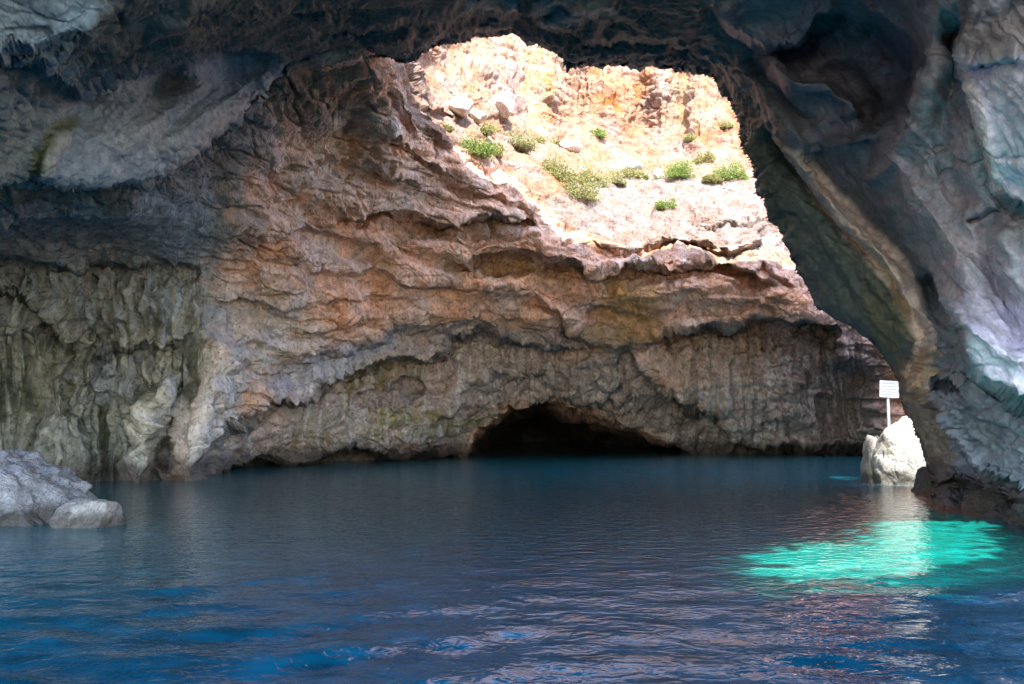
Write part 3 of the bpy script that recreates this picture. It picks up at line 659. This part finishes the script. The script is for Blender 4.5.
    p.poly([(915,455),(960,470),(1000,486),(1060,500),(1060,560),(915,560)], (.055,.05,.045), 8, .9, .8)
    wet = sstep(.9, .3, V[..., 2] + .4 * fbm(V * 1.3, 3, seed=177)); p.mask(.8 * wet, (.045, .04, .035))
    p.c *= 1 + right[..., None] * np.array([.03, -.045, .04])
    # unseen roof rows swept back over the boat, added to shade the near water
    V0 = V[0]; ext = []
    NE = 110
    for q in range(1, NE + 1):
        r = V0.copy(); y = V0[:, 1] + (-7 - V0[:, 1]) * q / NE; k = (V0[:, 1] - y) / 10; r[:, 1] = y; r[:, 2] += .6 * k + .5 * (fbm(r * .4, 3, seed=9) - fbm(V0 * .4, 3, seed=9)); ext.append(r)
    ext = np.array(ext[::-1]); V = np.concatenate([ext, V], 0)
    C = np.concatenate([np.repeat(p.c[:1], NE, 0), p.c], 0); bad = np.concatenate([np.zeros((NE, len(xs)), bool), bad], 0)
    ppx = np.concatenate([np.repeat(px[:1], NE, 0), px], 0); ppy = np.concatenate([np.full((NE, len(xs)), -400.), py], 0)
    insf = np.concatenate([np.zeros((NE, len(xs)), bool), ins], 0)
    # and sideways to the right, added unseen to stop sun leaking onto the arch
    V0c = V[:, -1].copy()
    for q in range(1, 70):
        dx = q * .25; c = V0c.copy()
        c[:, 0] += dx; c[:, 2] += .1 * dx + .4 * fbm(c * .4, 2, seed=19); V = np.concatenate([V, c[:, None]], 1)
        C = np.concatenate([C, C[:, -1:]], 1); bad = np.concatenate([bad, bad[:, -1:]], 1); insf = np.concatenate([insf, insf[:, -1:]], 1)
        ppx = np.concatenate([ppx, ppx[:, -1:] + 50], 1); ppy = np.concatenate([ppy, ppy[:, -1:]], 1)
    keep = ~(bad[1:, 1:] | bad[:-1, 1:] | bad[1:, :-1] | bad[:-1, :-1])
    fc = (V[1:, 1:] + V[:-1, :-1]) / 2; sh = shaft(fc)
    out = (ppx[1:, 1:] > 1034) | (ppy[1:, 1:] < -9)
    insf = insf[1:, 1:]
    print('shaft cut outside:', (sh & out).sum(), 'inside frame left alone:', (sh & ~out & ~insf & keep).sum())
    mm = sh & ~out & ~insf & keep; print('in-frame px', np.percentile(ppx[1:,1:][mm], [0,5,50,95,100]) if mm.any() else '', 'py', np.percentile(ppy[1:,1:][mm], [0,5,50,95,100]) if mm.any() else '')
    cut = sh & (out | insf)
    # open the rock mass out of the picture to the right, where the daylight comes in
    cxx = np.minimum(ppx[1:, 1:], 5000)
    openr = (cxx > 1195 + 30 * np.sin(ppy[1:, 1:] / 60)) & (fc[..., 2] < 9.5)
    keep &= ~cut & ~openr
    isr = ppx[1:, 1:] > np.interp(ppy[1:, 1:], [-400, 0, 75, 130, 300, 500], [650, 690, 712, 742, 780, 800])
    Vf = V.reshape(-1, 3); Cf = C.reshape(-1, 3); ny, nx = V.shape[:2]
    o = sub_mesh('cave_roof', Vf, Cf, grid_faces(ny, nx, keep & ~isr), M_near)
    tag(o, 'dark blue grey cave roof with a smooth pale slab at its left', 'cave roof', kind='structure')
    o = sub_mesh('rock_arch', Vf, Cf, grid_faces(ny, nx, keep & isr), M_right)
    tag(o, 'smooth folded grey rock arch curving down into the water', 'rock arch', kind='structure')
    return xs, ys, V[NE:, :len(xs)]

def build_hill():
    """the mass of the headland above the cave, added unseen; its crest is shaped to cast the shade line"""
    xs = np.arange(-24, 34, .25)
    line = [(300,40),(380,60),(397,84),(412,122),(448,147),(520,186),(590,238),(680,248),(780,262),(900,300)]  # where the cast shade should end on the cliff
    Y0 = 28.6; cx, cz = [], []
    for a, b in line:
        P = at(a, b, f_cl(np.array([a * 1.]), np.array([b * 1.]))[0]); t = (P[1] - Y0) / -SUN[1]
        cx.append(P[0] + t * SUN[0]); cz.append(P[2] + t * SUN[2])
    crest = np.interp(xs, cx, cz) + 1.0 * fbm(np.stack([xs * .5, xs * 0, xs * 0], -1), 3, seed=2)
    crest[xs < cx[0]] = 28
    crest = np.maximum(crest - .7, 25.5)
    print('crest', list(zip(np.round(cx, 1), np.round(cz, 1))))
    rp = np.array(RIM[:-3]); pxs = 512 + xs / Y0 * F * 1.0
    sil = np.interp(pxs, rp[:52, 0], rp[:52, 1]) - 30
    zlow = at(pxs, sil, np.full(xs.shape, Y0))[:, 2]; zlow = np.where(pxs > 925, -1.5, zlow)
    rows = []
    for t in np.linspace(0, 1, 70):
        z = zlow + (crest - zlow) * t; rows.append(np.stack([xs, Y0 + 0 * xs + 1.2 * t * 0, z], -1))
    for t in np.linspace(0.01, 1, 160):
        z = crest + (14 - crest) * t; rows.append(np.stack([xs, Y0 - (Y0 + 7) * t + 0 * xs, z], -1))
    V = np.array(rows); k = sstep(0, .12, np.linspace(0, 1, 230))[:, None]
    V[..., 1] += .9 * fbm(V * .25, 3, seed=5) * k
    col = np.zeros(V.shape) + np.array([.36, .28, .22]); col *= (1 + .5 * fbm(V * .3, 3, seed=6))[..., None]
    fc = (V[1:, 1:] + V[:-1, :-1]) / 2
    keep = ~shaft(fc)
    keep &= ~((fc[..., 0] > 15) & (fc[..., 1] < 24))
    ny, nx = V.shape[:2]
    o = sub_mesh('shade_hill', V.reshape(-1, 3), col.reshape(-1, 3), grid_faces(ny, nx, keep), M_cliff)
    tag(o, 'limestone headland added out of view to cast the shade line', 'shade_hill', kind='structure')

cxs, cys, CV = build_cliff(); print('cliff', time.time() - T0)
nxs, nys, NV = build_near(); print('near', time.time() - T0)
build_hill()
def on_cliff(px, py):
    i = np.abs(cxs - px).argmin(); j = np.abs(cys - py).argmin(); return CV[j, i]

# ================================================================== WATER
def build_water():
    d = 1 / np.linspace(1 / 2.4, 1 / 110.0, 620)
    a = np.linspace(-1.25, 1.25, 900)
    A, Dg = np.meshgrid(a, d); P = np.stack([A * Dg, Dg, 0 * A], -1)
    z = np.zeros_like(A); r = np.random.default_rng(3)
    for k in range(46):
        lam = .30 * (1.5 / .30) ** r.random(); ang = R(90) + r.normal(0, .65)
        amp = .0040 * lam ** .8
        fade = sstep(1.2, 3.0, lam / (Dg * Dg / 300.0 + .02))
        wx = P[..., 0] * math.cos(ang) + P[..., 1] * math.sin(ang)
        z += amp * fade * np.sin(2 * math.pi * wx / lam + r.random() * 6.28 + 1.5 * noise(P * .35, 200 + k))
    z *= .7 + .6 * sstep(-.3, .4, noise(P * .16, 300))
    P[..., 2] = z
    m, nt, b = new_mat('sea_water'); N = nt.nodes; Lk = nt.links
    geo = N.new('ShaderNodeNewGeometry')
    mp = N.new('ShaderNodeMapping'); mp.inputs['Scale'].default_value = (1.0, 1.35, 1.0); Lk.new(geo.outputs['Position'], mp.inputs['Vector'])
    hs = []
    for scl, det, w in ((3.4, 2, 1.0), (9.0, 2, .22)):
        n = N.new('ShaderNodeTexNoise'); n.inputs['Scale'].default_value = scl; n.inputs['Detail'].default_value = det; n.inputs['Roughness'].default_value = .5; n.inputs['Distortion'].default_value = .6
        Lk.new(mp.outputs[0], n.inputs['Vector'])
        q = N.new('ShaderNodeMath'); q.operation = 'MULTIPLY'; q.inputs[1].default_value = w; Lk.new(n.outputs['Fac'], q.inputs[0]); hs.append(q)
    ad = N.new('ShaderNodeMath'); ad.operation = 'ADD'; Lk.new(hs[0].outputs[0], ad.inputs[0]); Lk.new(hs[1].outputs[0], ad.inputs[1])
    bp = N.new('ShaderNodeBump'); bp.inputs['Strength'].default_value = 1.0; bp.inputs['Distance'].default_value = .030
    Lk.new(ad.outputs[0], bp.inputs['Height']); Lk.new(bp.outputs[0], b.inputs['Normal'])
    at_ = N.new('ShaderNodeAttribute'); at_.attribute_name = 'rock_colour'
    Lk.new(at_.outputs['Color'], b.inputs['Base Color'])
    b.inputs['Roughness'].default_value = .04; b.inputs['IOR'].default_value = 1.333; b.inputs['Specular IOR Level'].default_value = .5
    # colour of the water body: deep blue near the boat, greener towards the far wall, turquoise painted in to brighten the sun patch
    c = np.zeros(A.shape + (3,)) + np.array([.0015, .056, .112])
    far = sstep(9, 34, Dg + 4 * noise(P * .2, 310) + 1.5 * np.maximum(-P[..., 0], 0))
    c += far[..., None] * (np.array([.005, .098, .125]) - c)
    def water_tint(poly, col, soft, k, wr=.35):
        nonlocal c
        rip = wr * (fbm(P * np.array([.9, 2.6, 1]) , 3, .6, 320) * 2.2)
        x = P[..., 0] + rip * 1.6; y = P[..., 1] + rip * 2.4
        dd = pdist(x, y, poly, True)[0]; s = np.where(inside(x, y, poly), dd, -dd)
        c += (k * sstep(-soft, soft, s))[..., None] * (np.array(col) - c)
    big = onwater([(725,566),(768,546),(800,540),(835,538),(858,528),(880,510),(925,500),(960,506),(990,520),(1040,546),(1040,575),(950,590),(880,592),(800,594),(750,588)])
    water_tint(big, (.0, .225, .185), .5, .95, .3)  # turquoise stands in for sunlight glowing in the water
    water_tint(onwater([(890,488),(925,488),(968,506),(985,517),(945,513),(912,503)]), (.42, .10, .04), .3, .9, .2)
    water_tint([(11,27),(13,27),(13,29),(11,29)], (.16, .22, .2), .4, .6)
    mot = fbm(P * np.array([1.6, 3.2, 1]), 4, .6, 330)  # caustic-like ripple light painted into the water colour
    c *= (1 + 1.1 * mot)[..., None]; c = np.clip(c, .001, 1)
    ny, nx = A.shape
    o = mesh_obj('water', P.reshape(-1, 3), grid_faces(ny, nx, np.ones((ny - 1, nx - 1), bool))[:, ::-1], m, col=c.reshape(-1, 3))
    tag(o, 'deep blue rippled sea water with a turquoise sunlit patch', 'water', kind='structure')
    return m
M_water = build_water(); print('water', time.time() - T0)

# ================================================================== ROCKS
def rock(name, mat, rx, ry, rz, seed, planes=26, sub=6, colour=(.4,.4,.4), loc=(0,0,0), rot=0, amp=1.0, extra=None, paint=None, parent=None, bell=0):
    import bmesh
    bm = bmesh.new(); bmesh.ops.create_icosphere(bm, subdivisions=sub, radius=1)
    V = np.array([v.co[:] for v in bm.verts]); Fq = np.array([[v.index for v in f.verts] for f in bm.faces]); bm.free()
    r = np.random.default_rng(seed); N = r.normal(size=(planes, 3)); N /= np.linalg.norm(N, axis=1)[:, None]
    dd = .72 + .28 * r.random(planes)
    if extra is not None:
        for nn, q in extra: N = np.vstack([N, np.array(nn) / np.linalg.norm(nn)]); dd = np.append(dd, q)
    c = V @ N.T; rad = np.where(c > .05, dd / np.maximum(c, .05), 9)
    k = 22.0; rad = -np.log(np.exp(-k * np.minimum(rad, 3)).sum(1) + np.exp(-k * 1.25)) / k
    V = V * rad[:, None] * np.array([rx, ry, rz])
    s = max(rx, rz); n = V / np.linalg.norm(V, axis=1)[:, None]
    S = V / s + seed
    V = V + n * (s * amp * (.05 * blocks(S * 2.2, seed) + .03 * blocks(S * 5, seed + 1) + .05 * fbm(S * 2.5, 5, .6, seed + 2, ridged=True)))[:, None]
    ca, sa = math.cos(rot), math.sin(rot); V = V @ np.array([[ca, sa, 0], [-sa, ca, 0], [0, 0, 1]])
    if bell: zz = np.clip(V[:, 2] / rz, 0, 1); V[:, :2] *= (1 + bell * zz)[:, None]
    col = np.zeros(V.shape) + np.array(colour); col *= (1 + .35 * fbm(S * 3, 4, seed=seed + 5))[:, None]
    W_ = V + np.array(loc)
    if paint is not None: col = paint(W_, col)
    return mesh_obj(name, V, Fq, mat, col=col, loc=loc, parent=parent)

def tide(W_, col, z0=.26, dark=(.07, .06, .05), soft=.2):
    a = sstep(z0 + soft, z0 - soft * .3, W_[:, 2] + .25 * fbm(W_ * 2.5, 4, seed=8))
    return col + (a * .85)[:, None] * (np.array(dark) - col)

# boulder at the left: one big block with a lower one leaning on its right
BD = float(dwater(528.0)); bx = lambda px, D: (px - 512) / F * D
o = rock('boulder', M_boulder, 2.15, 1.7, 1.55, 11, 22, 6, (.26,.26,.28), (bx(8, BD + 1.3), BD + 1.5, .0), .2, 2.0,
         extra=[((.25,-.5,1), .80), ((1,-.25,.55), .86), ((.1,-1,.35), .8)], paint=tide)
tag(o, 'big rounded pale grey boulder standing in the water below the left cave wall', 'boulder')
o = rock('boulder', M_boulder, .72, .7, .72, 23, 20, 6, (.33,.31,.29), (bx(93, BD + .4), BD + .5, -.06), .5, 1.0, paint=tide)
tag(o, 'small low boulder leaning on the right side of the big grey boulder', 'boulder')

# the sunlit spire and the grey block beside it
o = rock("sea_stack", M_boulder, 1.25, .9, 2.15, 31, 60, 6, (.40,.375,.33), (bx(898, SPD + .3), SPD + .3, .1), .3, 1.0, bell=.7,
          paint=lambda w, c: tide(w, c, .35, (.06,.05,.04), .25))
tag(o, 'white sunlit rock spire rising from the water with the sign post on top', 'rock')
SPT = max((o.matrix_world @ v.co).z if False else (v.co.z + o.location.z) for v in o.data.vertices)
o = rock('sea_stack', M_boulder, .62, .5, 1.5, 37, 20, 5, (.26,.235,.20), (bx(874, SPD + .9), SPD + .6, .15), 1.1, 1.2, paint=tide)
tag(o, 'low grey shaded rock at the left foot of the sunlit spire', 'rock')
# wave-washed dark blocks at the foot of the arch
for k, (a, b, r_, hgt) in enumerate(((938, 492, .85, .75), (962, 500, .8, .6), (990, 512, .75, .55))):
    D = float(dwater(b + 2.)) + .6
    o = rock('shore_rock', M_boulder, r_, .8, hgt, 50 + k, 20, 5, (.075,.06,.05), (bx(a, D), D, .05), k, 1.4)
    tag(o, ['dark wet shore rock under the arch, nearest the white spire', 'dark wet shore rock under the arch, middle one of three', 'dark wet shore rock under the arch, nearest the picture edge'][k], 'rock', 'dark wet rocks at the foot of the arch')

# loose rocks on the sunlit ledge
LR = [(628,167,24,15,(.72,.70,.68),'round white boulder on the sunlit ledge behind a low bush'),
      (456,110,30,13,(.66,.56,.48),'long pale slab of rock at the left end of the sunlit ledge'),
      (496,112,26,16,(.68,.60,.52),'pale tilted block under the upper cliff, right of the long slab'),
      (571,150,22,10,(.74,.68,.62),'flat white rock between two green bushes on the ledge'),
      (659,176,11,9,(.66,.60,.56),'small white rock squeezed between bushes on the ledge'),
      (478,118,16,9,(.62,.50,.40),'brown block just above the big bright green bush')]
for k, (a, b, w, h, c, lab) in enumerate(LR):
    P = on_cliff(a, b + 3); s = P[1] / F
    o = rock('ledge_rock', M_boulder, w * s * .55, w * s * .5, h * s * .75, 70 + k, 16, 4, c, tuple(P + np.array([0, -.2, h * s * .25])), k * 1.3, 1.0)
    tag(o, lab, 'rock', 'rocks on the sunlit ledge')

# ================================================================== SIGN
def box(bmh, x0, x1, y0, y1, z0, z1):
    v = [(x, y, z) for x in (x0, x1) for y in (y0, y1) for z in (z0, z1)]; o = len(bmh[0]); bmh[0].extend(v)
    bmh[1].extend([tuple(o + i for i in f) for f in ((0,1,3,2),(4,6,7,5),(0,4,5,1),(2,3,7,6),(0,2,6,4),(1,5,7,3))])
def simple(name, col, rough=.5, metal=0):
    m, nt, b = new_mat(name); n = nt.nodes.new('ShaderNodeTexNoise'); n.inputs['Scale'].default_value = 14; n.inputs['Detail'].default_value = 5
    cr = nt.nodes.new('ShaderNodeValToRGB'); e = cr.color_ramp.elements
    e[0].color = (*[c * .72 for c in col], 1); e[1].color = (*[min(1, c * 1.12) for c in col], 1); e[0].position = .3; e[1].position = .7
    nt.links.new(n.outputs['Fac'], cr.inputs[0]); nt.links.new(cr.outputs[0], b.inputs['Base Color']); b.inputs['Roughness'].default_value = rough; b.inputs['Metallic'].default_value = metal
    return m
M_sign = simple('weathered_white_paint', (.20,.205,.25)); M_post = simple('galvanised_post', (.28,.285,.31), .45); M_ink = simple('faded_grey_lettering', (.06,.07,.11))
SP0 = (bx(887, SPD + .1), SPD + .1, SPT - .45)
root = bpy.data.objects.new('sign', None); COL.objects.link(root); root.location = SP0
tag(root, 'small white notice board on a thin post on top of the sunlit spire', 'sign')
ppm = F / (SPD + .1); topz = at(888, 381, SPD + .1)[2] - SP0[2]; botz = at(888, 397.5, SPD + .1)[2] - SP0[2]
g = ([], [])
for k in range(10):
    a = k / 10 * 2 * math.pi; g[0].extend([(.055 * math.cos(a) , .055 * math.sin(a), 0), (.05 * math.cos(a), .05 * math.sin(a), topz - .08)])
for k in range(10): i = 2 * k; j = 2 * ((k + 1) % 10); g[1].append((i, j, j + 1, i + 1))
mesh_obj('post', g[0], g[1], M_post, root)
g = ([], []); hw = .33
box(g, -hw - .05, hw - .05, -.075, -.052, botz, topz)
bd = mesh_obj('board', g[0], g[1], M_sign, root, smooth=False); bd.rotation_euler = (0, R(3), R(6)); tag(bd, None)
g = ([], [])
for x0, x1, z0, z1 in ((-hw - .05, hw - .05, topz - .03, topz), (-hw - .05, hw - .05, botz, botz + .03), (-hw - .05, -hw - .02, botz + .03, topz - .03), (hw - .08, hw - .05, botz + .03, topz - .03)):
    box(g, x0, x1, -.09, -.078, z0, z1)
mesh_obj('frame', g[0], g[1], M_post, bd, smooth=False)
g = ([], []); r = random.Random(4); hgt = topz - botz
for row, z in enumerate(np.linspace(topz - .09, botz + .09, 5)):        # unreadable lines of faded lettering
    x = -hw + .02
    while x < hw - .18:
        w = r.uniform(.03, .09); box(g, x, x + w, -.0785, -.0765, z - .012, z + .012); x += w + .02
mesh_obj('lettering', g[0], g[1], M_ink, bd, smooth=False)
for z in (botz + .1, topz - .16):
    g = ([], []); box(g, -.035, .035, -.051, .06, z, z + .04); mesh_obj('bracket', g[0], g[1], M_post, root, smooth=False)

# ================================================================== SHRUBS
def leaf_mat(name, c):
    m, nt, b = new_mat(name); g = nt.nodes.new('ShaderNodeNewGeometry'); cr = nt.nodes.new('ShaderNodeValToRGB'); e = cr.color_ramp.elements
    e[0].color = (c[0] * .55, c[1] * .6, c[2] * .5, 1); e[1].color = (c[0] * 1.5, c[1] * 1.35, c[2] * 1.3, 1)
    nt.links.new(g.outputs['Random Per Island'], cr.inputs[0]); nt.links.new(cr.outputs[0], b.inputs['Base Color']); b.inputs['Roughness'].default_value = .6
    b.inputs['Subsurface Weight'].default_value = 0
    tr = nt.nodes.new('ShaderNodeBsdfTranslucent'); nt.links.new(cr.outputs[0], tr.inputs['Color'])
    mx = nt.nodes.new('ShaderNodeMixShader'); mx.inputs[0].default_value = .3
    nt.links.new(b.outputs[0], mx.inputs[1]); nt.links.new(tr.outputs[0], mx.inputs[2]); nt.links.new(mx.outputs[0], nt.nodes['Material Output'].inputs[0])
    return m
M_leaf = [leaf_mat('bright_leaves', (.19,.27,.06)), leaf_mat('olive_leaves', (.25,.26,.09)), leaf_mat('grey_green_leaves', (.28,.29,.14))]
M_stem = simple('woody_stem', (.14,.10,.06), .9)
def shrub(x0, y0, x1, y1, kind, lab, cover=1.0):
    cx, cy = (x0 + x1) / 2, (y0 + y1) / 2
    P = on_cliff(cx, y1 - 1); s = P[1] / F; w = (x1 - x0) * s * 1.35; h = (y1 - y0) * s * 1.05
    root = bpy.data.objects.new('shrub', None); COL.objects.link(root); root.location = tuple(P + np.array([0, -.15, -.22]))
    tag(root, lab, 'shrub', 'scrub growing on the sunlit ledge')
    r = np.random.default_rng(int(x0 * 7 + y0)); n = int(min(7000, 900 * w * (h + .6) * cover) + 260)
    # clumps
    nc = max(7, int(w * h * 9)); cc = r.random((nc, 3)) * 2 - 1; cc[:, 2] = np.abs(cc[:, 2]); cc /= np.maximum(np.linalg.norm(cc, axis=1)[:, None], 1)
    cc *= np.array([w / 2 * .85, w * .32, h * .62]); cc[:, 0] *= r.uniform(.8, 1.25, nc); cc[:, 2] *= r.uniform(.4, 1.1, nc); cr_ = r.uniform(.14, .32, nc) * min(w, h * 1.6)
    k = r.integers(0, nc, n); dv = r.normal(size=(n, 3)); dv /= np.linalg.norm(dv, axis=1)[:, None]
    p = cc[k] + dv * (cr_[k] * r.random(n) ** .4)[:, None]; p[:, 2] = np.abs(p[:, 2]) + .03
    L = r.uniform(.045, .095, n); a = dv + .7 * r.normal(size=(n, 3)); a /= np.linalg.norm(a, axis=1)[:, None]
    b = np.cross(a, r.normal(size=(n, 3))); b /= np.linalg.norm(b, axis=1)[:, None] + 1e-9
    V = np.stack([p, p + a * L[:, None] * .5 + b * L[:, None] * .35, p + a * L[:, None] * 1.2, p + a * L[:, None] * .5 - b * L[:, None] * .35], 1).reshape(-1, 3)
    Fq = np.arange(4 * n).reshape(-1, 4)
    mesh_obj('foliage', V, Fq, M_leaf[kind], root, smooth=False)
    g = ([], []); 
    for q in range(6):
        a = r.random() * 6.28; e = np.array([math.cos(a) * w * .3, math.sin(a) * w * .2, h * r.uniform(.5, .8)]); t = .035
        o = len(g[0])
        for z, rr in ((np.zeros(3), t), (e * .5 + [0, 0, .1 * h], t * .7), (e, t * .3)):
            for u in range(4): g[0].append(tuple(z + rr * np.array([math.cos(u * 1.57), math.sin(u * 1.57), 0])))
        for lv in (0, 4):
            for u in range(4): g[1].append((o + lv + u, o + lv + (u + 1) % 4, o + lv + 4 + (u + 1) % 4, o + lv + 4 + u))
    mesh_obj('stems', g[0], g[1], M_stem, root)
SH = [(452,131,488,157,0,'big bright green bush at the front of the left ledge'),
      (486,135,503,154,1,'olive bush touching the right side of the big bright green one'),
      (464,120,492,133,1,'flat olive bush just above the big bright green one'),
      (439,119,451,130,1,'small olive tuft left of the big bright green bush'),
      (500,123,529,146,2,'grey green bush midway along the top of the left ledge'),
      (532,130,544,143,1,'small round bush under the dark hollow, left one of a pair'),
      (545,133,559,143,1,'small round bush under the dark hollow, right one of a pair'),
      (589,124,604,138,0,'lone round bush high on the face of the upper cliff'),
      (540,149,564,176,1,'tall olive bush sloping down at the head of the long green strip'),
      (560,172,594,199,1,'low olive bush at the lower end of the long green strip'),
      (573,164,605,182,1,'wide olive bush above the lower end of the green strip'),
      (602,168,620,182,2,'pale thin bush between the wide olive bush and the white boulder'),
      (614,163,638,179,1,'wide low bush growing in front of the round white boulder'),
      (638,165,650,177,1,'small bush touching the right side of the white boulder'),
      (611,175,626,183,2,'pale green tuft below the round white boulder'),
      (655,168,667,180,1,'small bush next to the left side of the big round dome bush'),
      (669,155,696,181,0,'big round dome bush right of centre on the ledge'),
      (697,142,712,162,1,'narrow upright bush above the gap between the two largest right bushes'),
      (703,171,721,181,1,'low flat bush at the foot of the tall right bush'),
      (718,148,743,177,0,'tall bright bush at the right end of the ledge beside the dark arch'),
      (655,196,673,210,0,'lone bush growing on the bare white slope below the ledge'),
      (720,119,730,128,1,'tiny bush high on the cliff near the arch edge'),
      (685,131,695,140,1,'tiny tuft on the cliff above the dome bush'),
      (548,160,572,184,1,'narrow olive bush filling the middle of the long green strip'),
      (512,136,530,149,2,'pale low cushion at the lower right of the grey green bush'),
      (584,176,606,188,2,'pale low cushion under the right end of the wide olive bush'),
      (628,170,646,180,1,'flat olive cushion at the lower right of the white boulder'),
      (470,148,484,158,0,'small bright cushion hanging at the lower edge of the big bright bush'),
      (735,164,746,177,1,'small olive cushion squeezed between the rightmost tall bush and the arch')]
for s in SH: shrub(*s)
# dry plant hanging on the edge of the arch
def hanging():
    i = np.abs(nxs - 752).argmin(); j = np.abs(nys - 160).argmin(); P = NV[j, i]
    P = at(748, 160, 27.0)
    r = np.random.default_rng(5); n = 240; t = r.random(n)
    c = np.stack([(-.25 + .75 * t), r.normal(0, .12, n), (.75 - 1.5 * t)], -1) + r.normal(0, .09, (n, 3)) * np.array([1.3, 1, 1])
    L = .05; a = r.normal(size=(n, 3)); a /= np.linalg.norm(a, axis=1)[:, None]; b = np.cross(a, r.normal(size=(n, 3))); b /= np.linalg.norm(b, axis=1)[:, None]
    V = np.stack([c, c + a * L * .5 + b * L * .4, c + a * L, c + a * L * .5 - b * L * .4], 1).reshape(-1, 3)
    o = bpy.data.objects.new('hanging_plant', None); COL.objects.link(o); o.location = tuple(P)
    mesh_obj('foliage', V, np.arange(4 * n).reshape(-1, 4), M_leaf[2], o, smooth=False)
    g = ([], [])
    for q in range(7):
        t = q / 6; z = np.array([-.25 + .75 * t, .02 * math.sin(q), .75 - 1.5 * t])
        for u in range(4): g[0].append(tuple(z + (.03 - .02 * t) * np.array([math.cos(u * 1.57), math.sin(u * 1.57), 0])))
        if q:
            for u in range(4): b = 4 * q - 4; g[1].append((b + u, b + (u + 1) % 4, b + 4 + (u + 1) % 4, b + 4 + u))
    mesh_obj('stem', g[0], g[1], M_stem, o)
    tag(o, 'thin dry plant hanging from the dark arch edge against the sunlit ledge', 'plant')
hanging()

# ================================================================== LIGHT, SKY, CAMERA
wd = bpy.data.worlds.new('World'); sc.world = wd; wd.use_nodes = True; nt = wd.node_tree
sky = nt.nodes.new('ShaderNodeTexSky'); sky.sky_type = 'NISHITA'; sky.sun_disc = False
sky.sun_elevation = math.asin(SUN[2]); sky.sun_rotation = math.atan2(SUN[0], SUN[1])
bg = nt.nodes['Background']; bg.inputs['Strength'].default_value = .15; nt.links.new(sky.outputs[0], bg.inputs['Color'])
l = bpy.data.lights.new('sun', 'SUN'); l.energy = 2.0; l.angle = R(.5); l.color = (1, .96, .9)
lo = bpy.data.objects.new('sun', l); COL.objects.link(lo); lo.rotation_euler = Vector(SUN).to_track_quat('Z', 'Y').to_euler()
cam = bpy.data.cameras.new('camera'); co = bpy.data.objects.new('camera', cam); COL.objects.link(co)
cam.sensor_width = 36; cam.lens = 36 * F / W; cam.clip_start = .05; cam.clip_end = 2000
co.location = (0, 0, CAMH); co.rotation_euler = (R(90) + PITCH, 0, 0); sc.camera = co
sc.view_settings.view_transform = 'Standard'; sc.view_settings.look = 'None'; sc.view_settings.gamma = 1
sc.view_settings.exposure = 3.05
sc.cycles.use_denoising = True
try: sc.cycles.denoiser = 'OPENIMAGEDENOISE'
except Exception: pass
sc.cycles.max_bounces = 8; sc.cycles.diffuse_bounces = 6; sc.cycles.glossy_bounces = 3; sc.cycles.sample_clamp_indirect = 8
sc.cycles.caustics_reflective = False; sc.cycles.caustics_refractive = False
print('done', time.time() - T0)
